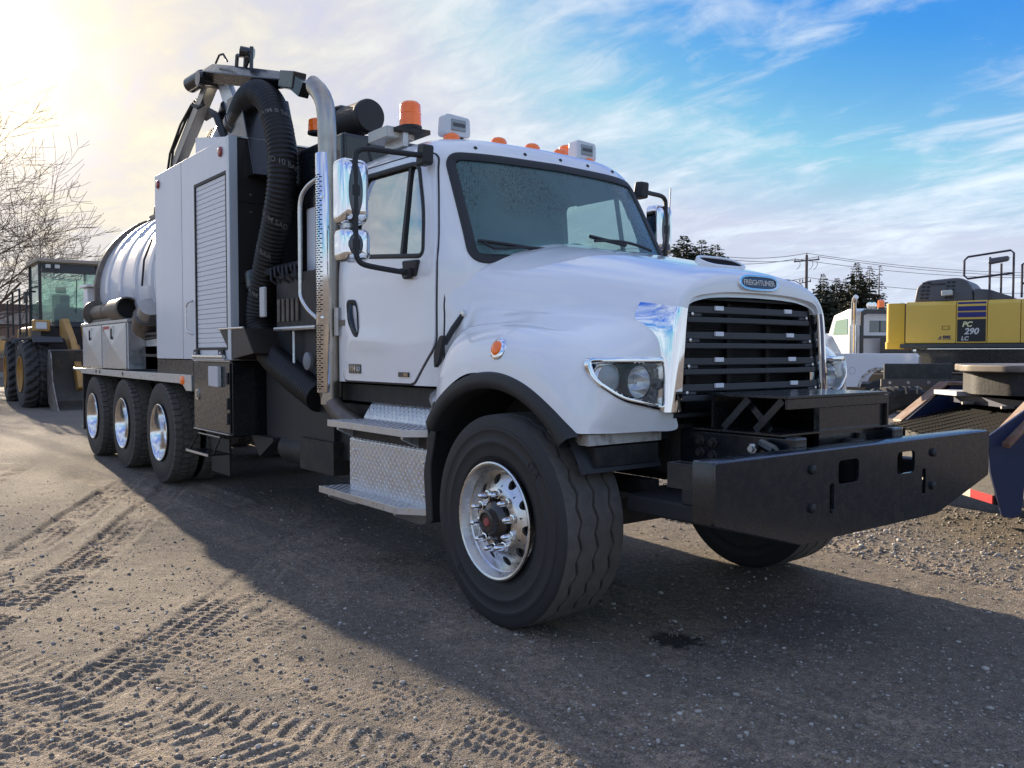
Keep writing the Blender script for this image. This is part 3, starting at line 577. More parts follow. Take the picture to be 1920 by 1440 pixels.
# platform over the winch deck
PL = P(MB().box(.745, 1.21, -.437, .437, 1.212, 1.226), 'front_platform', BLACKG, bevel=.002)
P(MB().box(1.196, 1.2115, -.437, .437, 1.165, 1.2105), 'platform_lip', BLACK, PL)
P(MB().box(.76, 1.21, .436, .452, .94, 1.2105), 'platform_side', BLACK, PL); P(MB().box(.76, .775, -.43, .43, .95, 1.21), 'platform_back', BLACK, PL); P(MB().box(1.16, 1.19, -.15, .43, .95, 1.16), 'platform_front_plate', BLACK, PL)
for x0, x1 in ((1.17, 1.02), (.98, .83), (.93, 1.08)): P(MB().bar((x0, -.42 if x0 > x1 else -.38, 1.205), (x1, -.42 if x0 > x1 else -.38, 1.055), .035, .006, (0, 1, 0)), 'platform_brace', BLACKG, PL)
P(MB().box(.70, 1.22, -.50, .50, 1.043, 1.052), 'winch_deck', BLACK, PL)
for sg in (-1, 1):
    h = P(MB().box(.60, 1.28, sg * .43 - .05, sg * .43 + .05, .80, 1.04), 'frame_horn', BLACKG, bevel=.012)
    P(MB().tube([(1.08, sg * .485, .985), (1.13, sg * .52, 1.005), (1.20, sg * .53, .985), (1.22, sg * .50, .955)], [.016, .024, .026, .016], 8), 'tow_hook', BLACKG, h)
    P(MB().lathe([(0, .026), (.018, .026), (.02, .016), (.035, .016)], (1.06, sg * .48, .975), (0, sg, 0), 6), 'hook_bolt', ALU2, h)
    for x, z in ((.74, .99), (.82, .985), (.74, .93), (.82, .92)): P(MB().lathe([(0, .028), (.01, .028), (.012, .02), (.028, .018)], (x, sg * .48, z), (0, sg, 0), 6), 'frame_bolt', DARK, h)
    P(MB().box(.98, 1.30, sg * .86 - .05, sg * .86 + .04, .74, .84), 'bumper_bracket', BLACKM, bevel=.015); P(MB().box(.55, 1.29, sg * .66 - .16, sg * .66 + .16, .64, .73), 'bumper_arm', BLACKM, bevel=.015); P(MB().box(.75, 1.05, sg * .8 - .3, sg * .8 + .3, .62, .75), 'bumper_beam', DARK) if False else None
P(MB().frame([(1.10, -1.13), (1.24, -1.13), (1.24, -1.05), (1.10, -1.05)], [(1.115, -1.12), (1.225, -1.12), (1.225, -1.06), (1.115, -1.06)], 'z', .86, .965), 'bracket_socket', DARK)
P(MB().tube([(1.24, .08, .80), (1.24, .08, .96), (1.24, .08, 1.0)], [.10, .09, .04], 14), 'winch_drum', DARK)
P(MB().prism([(.1, .8), (.3, .8), (.22, 1.02), (.17, 1.02)], 'x', 1.2, 1.215), 'winch_guide', DARK)
P(MB().box(.45, 1.2, -.38, .38, .62, .9), 'winch_body', DARK)
# ---- chassis
for sg in (-1, 1):
    P(MB().box(-9.75, .60, sg * .43 - .045, sg * .43 + .045, .80, 1.06), 'frame_rail', DARK)
    P(MB().box(-.75, .55, sg * .62 - .04, sg * .62 + .04, .70, .78), 'leaf_spring', DARK)
    P(MB().cyl((-.02, sg * .40, .62), (-.02, sg * .80, .60), .12, 14), 'axle_hub', DARK)
P(MB().box(-.1, .1, -.8, .8, .45, .6), 'front_axle', DARK); P(MB().box(-1.9, .45, -.42, .42, .75, 1.7), 'engine', DARK); P(MB().box(-.6, .4, -.75, .75, .98, 1.2), 'engine_skirt', DARK)
P(MB().box(-2.25, -.85, -.95, .95, 1.08, 1.2), 'cab_underside', DARK); P(MB().box(-3.6, -1.9, -.9, .9, .62, 1.05), 'tank_guard', DARK)
P(MB().tube([(-1.05, -.86, 1.15), (-.95, -.95, 1.14), (-.86, -1.0, 1.10)], [.05, .06, .05], 10), 'air_duct', ALU2)
P(MB().box(.28, .58, -1.10, -.60, .985, 1.038), 'valance_bracket', mat('muddy white bracket', (.50, .48, .45), .7, col2=(.2, .15, .11), nscale=14, thr=(.5, .7)))
P(MB().box(.30, .58, -1.06, -.62, .88, .975), 'valance', DARK)
for k in range(3): P(MB().lathe([(0, .011), (.008, .008)], (.33 + .08 * k, -1.101, 1.01), (0, -1, 0), 8), 'bracket_bolt', PIPE)
for x in (-5.96, -7.48, -9.0):
    P(MB().cyl((x, -.7, .58), (x, .7, .58), .10, 14), 'drive_axle', DARK); P(MB().ell((x, 0, .58), (.26, .22, .26)), 'differential', DARK)
    P(MB().box(x - .5, x + .5, -.6, -.5, .66, .76), 'walking_beam', DARK); P(MB().box(x - .5, x + .5, .5, .6, .66, .76), 'walking_beam', DARK)
# ---- wheels
def tyre_front(Rr, Wd, rim):
    N = 26 * 6; th = np.linspace(0, 2 * PI, N, endpoint=False); zig = (np.abs(((np.arange(N) / 6) % 1) - .5) * 4 - 1) * .011
    rows = []; hw = Wd / 2
    side = [(.80, rim - .012), (.86, rim + .006), (.93, rim + .02), (.965, rim + .045), (.972, rim + .046), (.985, rim + .075), (.997, rim + .11), (1.004, rim + .112), (1.003, rim + .125), (.998, rim + .127), (.99, Rr - .085), (.997, Rr - .083), (.99, Rr - .068), (.975, Rr - .066), (.95, Rr - .03), (.93, Rr - .016)]
    for y, r in side: rows.append((np.full(N, -y * hw), np.full(N, r)))
    rows.append((np.full(N, -.895 * hw), np.full(N, Rr - .006)))
    for g in (-.52, 0, .52):
        for dy, dr in ((-.016, .0), (-.013, -.020), (-.001, -.020), (.002, .0)):
            rows.append((g * hw + dy + .007 + zig, np.full(N, Rr - .002 * (g / .5) ** 2 + dr)))
    rows.append((np.full(N, .895 * hw), np.full(N, Rr - .006)))
    for y, r in reversed(side): rows.append((np.full(N, y * hw), np.full(N, r)))
    G = [[(r[i] * math.cos(th[i]), y[i], r[i] * math.sin(th[i])) for i in range(N)] for y, r in rows]
    k = len(side); sw = MB().grid(G[:k + 1], wrap=True); sw.grid(G[-k - 1:], wrap=True)
    return sw, MB().grid(G[k:-k], wrap=True)
def tyre_lug(Rr, Wd, rim, lugs=46):
    fr = [0, .04, .36, .68, .70, .97]; N = lugs * 6; th = np.array([(k + f) / lugs * 2 * PI for k in range(lugs) for f in fr]); low = np.array([0, 0, 0, 0, 1, 1] * lugs); low2 = np.roll(low, 3)
    hw = Wd / 2; rows = []
    side = [(.80, rim - .012), (.86, rim + .006), (.93, rim + .02), (.99, rim + .075), (1.0, rim + .125), (.985, Rr - .07)]
    for y, r in side: rows.append((np.full(N, -y * hw), np.full(N, r)))
    rows.append((np.full(N, -.95 * hw), Rr - .028 - .006 * low)); rows.append((np.full(N, -.90 * hw), Rr - .008 - .016 * low))
    rows.append((np.full(N, -.42 * hw), Rr - .002 - .016 * low)); rows.append((np.full(N, -.40 * hw), np.full(N, Rr - .017))); rows.append((np.full(N, -.32 * hw), np.full(N, Rr - .017))); rows.append((np.full(N, -.30 * hw), Rr - .016 * low2))
    rows.append((np.full(N, .30 * hw), Rr - .016 * low2)); rows.append((np.full(N, .32 * hw), np.full(N, Rr - .017))); rows.append((np.full(N, .40 * hw), np.full(N, Rr - .017))); rows.append((np.full(N, .42 * hw), Rr - .002 - .016 * low))
    rows.append((np.full(N, .90 * hw), Rr - .008 - .016 * low)); rows.append((np.full(N, .95 * hw), Rr - .028 - .006 * low))
    for y, r in reversed(side): rows.append((np.full(N, y * hw), np.full(N, r)))
    G = [[(r[i] * math.cos(th[i]), y[i], r[i] * math.sin(th[i])) for i in range(N)] for y, r in rows]
    sw = MB().grid(G[:7], wrap=True); sw.grid(G[-7:], wrap=True); return sw, MB().grid(G[6:-6], wrap=True)
def disc_with_holes(mb, r0, r1, rc, hr, n, y0, y1, m=24):
    # ring plate between r0 and r1 with n round hand holes; y varies linearly from r0 to r1
    yy = lambda r: y0 + (y1 - y0) * (r - r0) / (r1 - r0); dth = 2 * PI / n
    for k in range(n):
        tc = k * dth; inner = []; outer = []; deep = []
        for q in range(m):
            ph = 2 * PI * q / m; dr, dt = math.cos(ph), math.sin(ph); r, t = rc + hr * dr, tc + hr * dt / rc
            s = min(((r1 - rc) if dr > 0 else (rc - r0)) / max(abs(dr), 1e-9), (dth / 2 * rc) / max(abs(dt), 1e-9)); R2, T2 = rc + s * dr, tc + s * dt / rc
            inner.append((r * math.cos(t), yy(r), r * math.sin(t))); outer.append((R2 * math.cos(T2), yy(R2), R2 * math.sin(T2))); deep.append((r * math.cos(t), yy(r) + .02, r * math.sin(t)))
        mb.grid([outer, inner, deep], wrap=True)
def make_front_wheel():
    sw, tr = tyre_front(.556, .41, .292)
    y = -.205
    rim = MB().lathe([(-.02 + .06, .262), (.0, .306), (-.012, .308), (-.016, .300), (-.012, .290), (.012, .280), (.03, .270), (.055, .262), (.072, .250)], (0, y, 0), (0, 1, 0), 72, False)
    disc_with_holes(rim, .178, .250, .213, .026, 10, y + .030, y + .072)
    rim.lathe([(.030, .178), (.022, .165), (.018, .15), (.018, .118), (.03, .110), (.06, .108)], (0, y, 0), (0, 1, 0), 60, False)
    rim.lathe([(.15, .27), (.41, .285)], (0, y, 0), (0, 1, 0), 40, False)
    w = P(rim, 'wheel', ALU, smooth=40)
    ty = P(sw, 'tyre', RUB, w, smooth=40); P(tr, 'tread', TREAD, w, smooth=30)
    P(MB().lathe([(.075, .25), (.08, .10)], (0, y, 0), (0, 1, 0), 30), 'brake_drum', DARK, w)
    P(MB().lathe([(.06, .106), (.0, .100), (-.02, .075), (-.022, .066), (-.055, .060), (-.058, .050), (-.05, .046), (-.048, .0)], (0, y, 0), (0, 1, 0), 36), 'hub', mat('oily dark hub', (.035, .030, .028), .35, metal=.3, coat=.4), w)
    P(MB().lathe([(-.049, .024), (-.056, .02), (-.057, 0)], (0, y, 0), (0, 1, 0), 20), 'hub_plug', mat('dusty red plug', (.35, .08, .07), .5), w)
    nut = MB().lathe([(.018, .026), (.004, .026), (.002, .0195), (-.018, .019), (-.022, .0165), (-.040, .0155), (-.052, .008), (-.054, 0)], (0, 0, 0), (0, 1, 0), 12)
    n0 = None
    for k in range(10):
        t = 2 * PI * (k + .5) / 10; loc = (.1425 * math.cos(t), y, .1425 * math.sin(t))
        if n0 is None: n0 = P(nut, 'lug_nut', CHROME, w, smooth=50); n0.location = loc
        else: dup(n0, w, loc)
    for a0, body in ((R(50), 'GA'), (R(232), 'G')):
        me = text_mesh(body, .075, extrude=.0015)
        for v in me.vertices:
            an = a0 - v.co.x / .43; rr = .43 + v.co.y; v.co = (rr * math.cos(an), y - .0005 - v.co.z, rr * math.sin(an))
        me.materials.clear(); link('sidewall_letters', me, RUB, w, 0)['kind'] = 'stuff'
    P(MB().bar((-.245, y + .004, .315), (-.215, y + .004, .345), .002, .012, (-1, 0, 1)), 'valve_tag', WTXT, w)
    return w
FW = make_front_wheel(); FW.location = (0, -1.02, .556); FW.rotation_euler = (0, R(7), 0)
def dupw(w, loc, rot):
    c = dup(w, T, loc, rot)
    for ch in list(w.children): dup(ch, c)
    return c
dupw(FW, (0, 1.02, .556), (0, R(20), PI))
def make_rear_wheel():
    sw, tr = tyre_lug(.530, .275, .29); y = -.1375
    rim = MB().lathe([(.03, .275), (.0, .300), (-.012, .302), (-.016, .296), (-.010, .286), (.015, .276), (.05, .262), (.11, .255), (.150, .243), (.165, .225), (.168, .12)], (0, y, 0), (0, 1, 0), 72, False)
    w = P(rim, 'wheel', CHROME2, smooth=40); P(sw, 'tyre', RUB, w, smooth=40); P(tr, 'tread', TREAD, w, smooth=25)
    P(MB().lathe([(.17, .13), (.11, .115), (.09, .10), (.088, 0)], (0, y, 0), (0, 1, 0), 32), 'hub', ALU, w)
    for k in range(10):
        t = 2 * PI * k / 10; P(MB().lathe([(.168, .018), (.145, .017), (.13, .01), (.129, 0)], (.1425 * math.cos(t), y, .1425 * math.sin(t)), (0, 1, 0), 8), 'lug_nut', CHROME, w)
    return w
RWH = make_rear_wheel()
for i, x in enumerate((-5.96, -7.48, -9.0)):
    if i == 0: RWH.location = (x, -1.085, .58)
    else: dupw(RWH, (x, -1.085, .58), (0, .4 * i, 0))
    for y, rz in ((-.76, 0), (.76, PI), (1.085, PI)): dupw(RWH, (x, y, .58), (0, .3 * i + y, rz))

# ---- steps and diamond plate panel
prof = crom(np.array([(-.86, 1.13), (-.90, 1.115), (-.96, 1.04), (-1.00, .975), (-.99, .94), (-1.03, .895), (-1.085, .855), (-1.105, .835), (-1.11, .80), (-1.11, .49)]), 5)
SP = P(MB().grid([[(x, y, z) for y, z in prof] for x in (-1.83, -.80)]), 'step_panel', ALU2, smooth=50)
def lugs(pts_nrm, up, name, parent):
    mb = MB()
    for (p, n, t, k) in pts_nrm:
        p, n, t = Vector(p), Vector(n), Vector(t); b = n.cross(t); a = (t + b if k else t - b).normalized(); c = n.cross(a)
        mb.add([p + a * .013, p + c * .0045, p - a * .013, p - c * .0045, p + n * .0032], [(0, 1, 4), (1, 2, 4), (2, 3, 4), (3, 0, 4)])
    o = P(mb, name, ALU, parent, smooth=0, fix=False); o['kind'] = 'stuff'; return o
cum = [0]
for i in range(1, len(prof)): cum.append(cum[-1] + float(np.linalg.norm(prof[i] - prof[i - 1])))
L_ = []
sN = int(cum[-1] / .026)
for i in range(sN):
    s = (i + .5) * .026; y, z = np.interp(s, cum, prof[:, 0]), np.interp(s, cum, prof[:, 1]); y2, z2 = np.interp(s + .004, cum, prof[:, 0]), np.interp(s + .004, cum, prof[:, 1]); t = Vector((0, y2 - y, z2 - z)).normalized(); n = Vector((0, t.z, -t.y)); n = n if n.y < 0 else -n
    for j in range(39): L_.append(((-1.82 + .0262 * j, y, z), n, t, (i + j) % 2))
lugs(L_, 0, 'diamond_tread', SP)
for x in (-1.76, -.87):
    for z in (.76, .56): P(MB().lathe([(0, .012), (.008, .010), (.010, 0)], (x, -1.11, z), (0, -1, 0), 10), 'panel_rivet', CHROME, SP)
    P(MB().lathe([(0, .012), (.008, .010), (.010, 0)], (x, -.965, 1.03), (0, -1, .7), 10), 'panel_rivet', CHROME, SP)
P(MB().box(-1.82, -.81, -1.10, -.62, .50, .93), 'step_box', DARK)
P(MB().prism(rounded([(-.78, .46), (-.78, .92), (-.82, 1.0), (-.82, .46)], .01), 'y', -1.12, -.7), 'step_end_trim', BLACK, SP)
for z, x0, x1, ye in ((.965, -1.93, -.895, -1.235), (.492, -2.05, -.97, -1.245)):
    pts = rounded([(x0, ye), (x1, ye), (-.80, ye + .13), (-.80, -.99), (x0 + .08, -.99)], .012, 3)
    s = P(MB().prism(pts, 'z', z - .045, z), 'step', ALU2, bevel=.006); L2 = []
    for i in range(int((x1 - x0) / .03) + 2):
        for j in range(8):
            p = (x0 + .03 + i * .03, ye + .02 + j * .03, z + .0004)
            if inpoly(p[0], p[1], inset(pts, .015)): L2.append((p, (0, 0, 1), (1, 0, 0), (i + j) % 2))
    lugs(L2, 0, 'diamond_tread', s)
    for x in (x0 + .12, x1 - .06): P(MB().prism(rounded([(-1.0, z - .045), (ye + .02, z - .045), (ye + .02, z - .065), (-1.05, z - .14), (-1.0, z - .14)], .02), 'x', x - .012, x + .012), 'step_bracket', ALU2, s, bevel=.003)
P(MB().prism(rounded([(-.70, 1.06), (-.64, 1.04), (-.72, .75), (-.70, .42), (-.77, .42), (-.80, .72)], .03), 'y', -1.16, -.72), 'splash_guard', BLACKM, bevel=.01)

# ---- exhaust stack
cx, cy = -2.27, -1.06
shl = P(MB().lathe([(1.135, .076), (1.14, .080), (2.865, .080), (2.87, .077)], (cx, cy, 0), (0, 0, 1), 40, False), 'heat_shield', CHROME2, smooth=40)
pts = [(cx + .016, cy + .01, 1.05), (cx + .016, cy + .01, 1.8), (cx + .016, cy + .01, 2.6), (cx + .016, cy, 3.08), (cx + .008, cy, 3.16), (cx - .015, cy, 3.235), (cx - .06, cy, 3.30), (cx - .12, cy, 3.355), (cx - .18, cy, 3.395)]
top = MB().tube(pts, .068, 28, False); td = Vector((-.83, 0, .55))
for i in range(28):   # mouth cut upright
    p = Vector(top.v[-28 + i]); k = ((cx - .185) - p.x) / td.x; top.v[-28 + i] = tuple(p + td * k)
STK = P(top, 'exhaust_stack', STEELP, smooth=60)
P(MB().tube([(cx, cy, 1.16), (cx + .01, cy + .01, 1.08), (cx + .10, cy + .04, .99), (cx + .28, cy + .10, .90), (cx + .40, cy + .14, .80)], [.066, .066, .068, .068, .068], 20), 'exhaust_elbow', PIPE)
P(MB().lathe([(0, .075), (.05, .075)], (cx + .2, cy + .08, .935), (.8, .2, -.55), 20), 'elbow_clamp', PIPE)
mb = MB()
for c0, c1 in ((1.16, 1.62), (1.72, 2.72)):
    for i, z in enumerate(np.arange(c0, c1, .017)):
        for j, ang in enumerate((R(250), R(263), R(276), R(289), R(302))):
            if j in (1, 3) and i % 2: continue
            if j in (0, 2, 4) and not i % 2: continue
            a0, a1 = ang - R(9), ang + R(9); r = .0808; v = [(cx + r * math.cos(t), cy + r * math.sin(t), zz) for t in (a0, (a0 + a1) / 2, a1) for zz in (z, z + .0075)]
            mb.add(v, [(0, 2, 3, 1), (2, 4, 5, 3)])
s = P(mb, 'shield_slots', mat('slot shadow', (.01, .01, .01), .8), shl, smooth=0, fix=False); s['kind'] = 'stuff'
for z in (2.55, 1.68): P(MB().lathe([(0, .014), (.008, .012), (.01, 0)], (cx + .05, cy - .061, z), (.65, -.78, 0), 12), 'shield_bolt', CHROME, shl)
P(MB().tube(crom(np.array([(-2.33, -1.10, 2.70), (-2.45, -1.13, 2.65), (-2.52, -1.15, 2.55), (-2.53, -1.15, 2.3), (-2.53, -1.15, 1.95), (-2.52, -1.15, 1.84), (-2.45, -1.13, 1.75), (-2.33, -1.10, 1.67)]), 5).tolist(), .016, 12), 'grab_rail', ALU)
P(MB().box(-2.16, -2.10, -1.06, -.98, 1.55, 1.75), 'stack_bracket', ALU2); P(MB().box(-2.20, -2.02, -1.05, -1.0, 1.62, 1.66), 'stack_clamp', PIPE)
P(MB().box(-2.24, -2.21, -1.04, -.98, 1.1, 2.9), 'stack_post', PIPE)
# ---- mirrors
def mirror(sg):
    X0, Y0 = -1.20, -1.385
    arm = [(-1.06, -.985, 2.655), (-1.12, -1.13, 2.664), (-1.175, -1.30, 2.672), (-1.195, -1.365, 2.655), (-1.20, -1.385, 2.60), (X0, Y0, 2.3), (X0, Y0, 2.06), (-1.197, -1.372, 2.0), (-1.185, -1.33, 1.965), (-1.15, -1.17, 1.94), (-1.12, -1.045, 1.925)]
    A = P(MB().tube([(x, -sg * y, z) for x, y, z in crom(np.array(arm), 4)], .0175, 10), 'mirror_arm', BLACKM)
    P(MB().prism(rounded([(-1.13, 2.60), (-1.03, 2.60), (-1.02, 2.72), (-1.10, 2.73)], .02), 'y', sg * .93, sg * 1.005), 'arm_mount', BLACKM, A, bevel=.01)
    P(MB().prism(rounded([(-1.22, 2.01), (-1.03, 2.005), (-1.06, 1.90), (-1.20, 1.93)], .02), 'y', sg * 1.01, sg * 1.055), 'arm_mount', BLACKM, A, bevel=.01)
    P(MB().prism(rounded([(-1.20, 1.96), (-1.07, 1.955), (-1.09, 1.89), (-1.15, 1.885)], .02), 'y', sg * 1.05, sg * 1.085), 'arm_foot', BLACKM, A, bevel=.008)
    for (z0, z1, y0, y1, nm) in ((2.215, 2.615, -1.475, -1.285, 'mirror_head'), (1.985, 2.19, -1.47, -1.275, 'convex_mirror_head')):
        o = rounded([(y0, z0), (y1, z0), (y1, z1), (y0, z1)], .05, 6); c = ((y0 + y1) / 2, (z0 + z1) / 2)
        G = [[(-1.235 + dx, -sg * (c[0] + (u - c[0]) * k), c[1] + (v - c[1]) * k) for u, v in o] for dx, k in ((-.085, .90), (-.08, 1.0), (-.03, 1.0), (.0, .985), (.022, .93), (.034, .82), (.040, .6), (.041, 0))]
        h = P(MB().grid(G, wrap=True), nm, CHROME, A, smooth=60)
        G = [[(-1.321, -sg * (c[0] + (u - c[0]) * k), c[1] + (v - c[1]) * k) for u, v in o] for k in (.9, 0)]
        P(MB().grid(G, wrap=True), 'mirror_glass', CHROME, A) if False else None
        z = c[1]
        w, hh = (.055, .165) if z1 - z0 > .3 else (.055, .075)
        P(MB().ell((-1.20, -sg * Y0, z), (.012, w, hh), 20, 12), 'mirror_recess', mat('mirror recess', (.05, .055, .07), .25, coat=.5), A)
        P(MB().box(-1.225, -1.185, -sg * Y0 - .028, -sg * Y0 + .028, z - .035, z + .035), 'arm_clamp', BLACKM, A, bevel=.01)
    P(MB().box(-1.26, -1.22, -sg * 1.40 - .04, -sg * 1.40 + .04, 2.188, 2.218), 'mirror_link', ALU2, A)
mirror(-1); mirror(1)
P(MB().cyl((-1.18, 1.40, 2.45), (-1.18, 1.42, 2.75), .006, 6), 'antenna', WTXT)
# ---- roof lamps
def roof_z(x, y):
    zs = []
    for z in np.arange(2.62, 2.866, .004):
        r = cab_row(z); 
        if front_x(y, z) < x: return z
    return 2.868
for y in (-.62, -.28, 0, .28, .62):
    x = -1.20 - .09 * (abs(y) / .62) ** 2; z = roof_z(x, y) - .004
    P(MB().lathe([(0, .058), (.022, .054), (.040, .040), (.048, .018), (.05, 0)], (x, y, z), (.15, 0, 1), 20), 'roof_marker_lamp', AMBER)
for y, sg in ((-.58, -1), (.585, 1)):
    z = 2.875
    b = P(MB().prism(rounded([(y - .105, z), (y + .105, z), (y + .10, z + .135), (y - .095, z + .145)], .03, 5), 'x', -1.37, -1.27), 'work_lamp', mat('work lamp housing', (.68, .70, .72), .35, coat=.3), bevel=.012)
    P(MB().box(-1.272, -1.262, y - .055, y + .06, z + .035, z + .11), 'lamp_face', mat('work lamp face', (.28, .29, .30), .3, metal=.6), b, bevel=.006)
    P(MB().box(-1.263, -1.259, y - .045, y + .05, z + .062, z + .085), 'lamp_strip', mat('lamp strip', (.08, .08, .09), .4), b)
    P(MB().box(-1.36, -1.28, y - .05, y + .05, z - .03, z + .002), 'lamp_foot', BLACKM, b)
for x, y, z, h in ((-1.62, -.74, 2.985, .165), (-1.46, .565, 2.86, .15), (-3.35, -.62, 3.31, .11)):
    bz = P(MB().lathe([(0, .080), (.02, .080), (.022, .075)], (x, y, z - .02), (0, 0, 1), 32), 'beacon', BLACKM)
    P(MB().lathe([(0, .076), (h * .5, .073), (h * .52, .076), (h * .55, .073), (h * .9, .070), (h, .055), (h + .004, 0)], (x, y, z), (0, 0, 1), 32), 'beacon_dome', AMBER, bz)
P(MB().prism([(-1.78, -.90), (-1.52, -.88), (-1.52, -.64), (-1.78, -.64)], 'z', 2.925, 2.955), 'beacon_tray', DARK); P(MB().box(-1.86, -1.60, -.94, -.72, 2.885, 2.962), 'strobe_box', mat('tray metal', (.45, .45, .44), .35, metal=.6), bevel=.006)
P(MB().box(-1.63, -1.598, -.93, -.74, 2.895, 2.95), 'strobe_face', mat('strobe lens', (.7, .66, .6), .3))
P(MB().tube([(-1.98, -.85, 2.80), (-2.02, -.86, 2.90), (-1.97, -.84, 2.97), (-1.90, -.82, 2.93)], .012, 6), 'wiring_loop', BLACKM)
P(MB().box(-1.80, -1.55, -.84, -.80, 2.83, 2.924), 'tray_leg', ALU2)
# ---- behind the cab: canister, silencer
P(MB().lathe([(1.2, .40), (1.22, .42), (2.62, .42), (2.75, .40), (2.80, .36)], (-3.00, -.42, 0), (0, 0, 1), 40), 'filter_vessel', WHITE2)
P(MB().lathe([(2.60, .425), (2.68, .435), (2.78, .43), (2.95, .38), (3.10, .27), (3.20, .14), (3.22, 0)], (-3.02, -.42, 0), (0, 0, 1), 40, False), 'vessel_lid', BLACK)
P(MB().box(-3.75, -2.40, -.25, 1.1, 1.1, 2.95), 'blower_housing', BLACK, bevel=.02); P(MB().box(-3.7, -2.40, -.86, .25, 2.80, 3.10), 'blower_roof', BLACKG, bevel=.04)
P(MB().prism(rounded([(-3.02, 2.9), (-2.76, 2.9), (-2.74, 3.40), (-3.02, 3.43)], .05), 'y', -.70, -.60), 'intake_duct', BLACK, bevel=.02)
sil = P(MB().lathe([(0, .125), (.30, .125), (.31, .130), (.35, .130), (.37, .12), (.375, .0)], (-2.80, -.62, 3.27), (1, .05, -.03), 36), 'intake_silencer', BLACKM)
P(MB().box(-2.45, -2.28, -.95, .95, 1.15, 1.5), 'cab_mount', DARK)
mb = MB()
P(MB().box(-3.3, -2.45, -1.02, -.62, 1.62, 2.06), 'valve_manifold', DARK, bevel=.01)
for k in range(7): P(MB().tube([(-3.28 + .08 * k, -1.0, 1.98), (-3.30 + .08 * k, -1.06, 2.02 + .03 * (k % 3)), (-3.34 + .08 * k, -1.05, 2.12), (-3.40 + .06 * k, -.95, 2.16)], .012, 6), 'hydraulic_line', BLACKM)
for k in range(5): P(MB().cyl((-3.22 + .09 * k, -1.03, 1.68), (-3.22 + .09 * k, -1.03, 1.86), .016, 8), 'valve_spool', PIPE)
P(MB().box(-3.42, -3.32, -1.12, -1.09, 1.72, 1.97), 'gauge_plate', WTXT, bevel=.01)
P(MB().tube([(-3.28, -1.04, 1.62), (-2.50, -1.04, 1.62)], .018, 8), 'manifold_rail', ALU2)
P(MB().tube([(-3.0, -1.0, 1.6), (-3.0, -1.0, 1.3), (-2.96, -1.0, 1.24), (-2.9, -1.0, 1.22)], .012, 8), 'drain_pipe', ALU2)
P(MB().lathe([(0, .07), (.02, .07), (.03, .05), (.031, 0)], (-2.72, -1.0, 1.36), (0, -1, 0), 20), 'filler_cap', mat('grey cap', (.2, .21, .23), .5))
P(MB().box(-3.7, -2.4, -.95, .95, .7, 1.62), 'mid_cabinet', BLACKM)
P(MB().box(-2.95, -2.35, -.98, -.80, .50, .75), 'air_tank_guard', DARK); P(MB().cyl((-3.4, -.85, .62), (-2.5, -.85, .62), .13, 18), 'air_tank', DARK)
# ---- enclosure behind the cab
BX = P(MB().box(-6.0, -3.82, -1.205, 1.205, 1.365, 3.275), 'equipment_enclosure', DARKG, bevel=.01)
# side skin (with the shutter opening), top and corner trims
P(MB().frame([(-6.0, 1.365), (-3.80, 1.365), (-3.80, 3.28), (-6.0, 3.28)], [(-4.705, 1.46), (-3.87, 1.46), (-3.87, 2.985), (-4.705, 2.985)], 'y', -1.225, -1.207), 'side_skin', WHITE2, BX, bevel=.003)
P(MB().box(-5.104, -5.099, -1.2262, -1.224, 1.37, 3.275), 'panel_seam', DARKG, BX)
P(MB().box(-3.866, -3.795, -1.2285, -1.15, 1.36, 3.285), 'corner_trim', mat('pale trim', (.60, .64, .68), .35, metal=.3), BX, bevel=.006)
P(MB().box(-6.0, -3.80, -1.2, 1.2, 3.276, 3.288), 'enclosure_roof', ALU2, BX)
P(MB().frame([(-4.715, 1.45), (-3.862, 1.45), (-3.862, 2.995), (-4.715, 2.995)], [(-4.69, 1.47), (-3.885, 1.47), (-3.885, 2.97), (-4.69, 2.97)], 'y', -1.229, -1.2), 'shutter_frame', BLACKM, BX)
SH = P(MB().box(-4.69, -3.885, -1.2085, -1.2055, 1.47, 2.97), 'roller_shutter', mat('shutter backing', (.16, .16, .17), .6))
s0 = None; nsl = 34; hz = 1.50 / nsl
prof = [(-1.2086, .0008), (-1.214, .002), (-1.2165, .005), (-1.2165, hz - .005), (-1.214, hz - .002), (-1.2086, hz - .0008)]
for k in range(nsl):
    if s0 is None: s0 = P(MB().prism(prof, 'x', -4.688, -3.887), 'shutter_slat', SHUT, SH, smooth=20); s0.location = (0, 0, 1.47)
    else: dup(s0, SH, (0, 0, 1.47 + hz * k))
LB = P(MB().box(-4.74, -3.86, -1.262, -1.23, 1.362, 1.372), 'shutter_lift_bar', ALU2)
P(MB().cyl((-4.72, -1.255, 1.39), (-3.9, -1.255, 1.39), .016, 10), 'lift_handle', ALU, LB)
for x in (-4.66, -3.99): P(MB().prism(rounded([(x - .07, 1.372), (x + .07, 1.372), (x + .06, 1.455), (x - .06, 1.455)], .02), 'y', -1.25, -1.232), 'lift_bracket', DARK, LB); P(MB().lathe([(0, .016), (.01, .014)], (x, -1.25, 1.42), (0, -1, 0), 8), 'bracket_pin', ALU, LB)
for x in (-5.86, -3.99): P(MB().lathe([(0, .045), (.012, .045), (.02, .032), (.022, 0)], (x, -1.226, 3.175), (0, -1, 0), 20), 'side_marker', RED, BX)
P(MB().tube([(-4.80, -1.226, 1.92), (-4.83, -1.262, 1.90), (-4.87, -1.268, 1.86), (-4.87, -1.268, 1.66), (-4.83, -1.262, 1.62), (-4.80, -1.226, 1.60)], .010, 8), 'door_handle', ALU, BX)
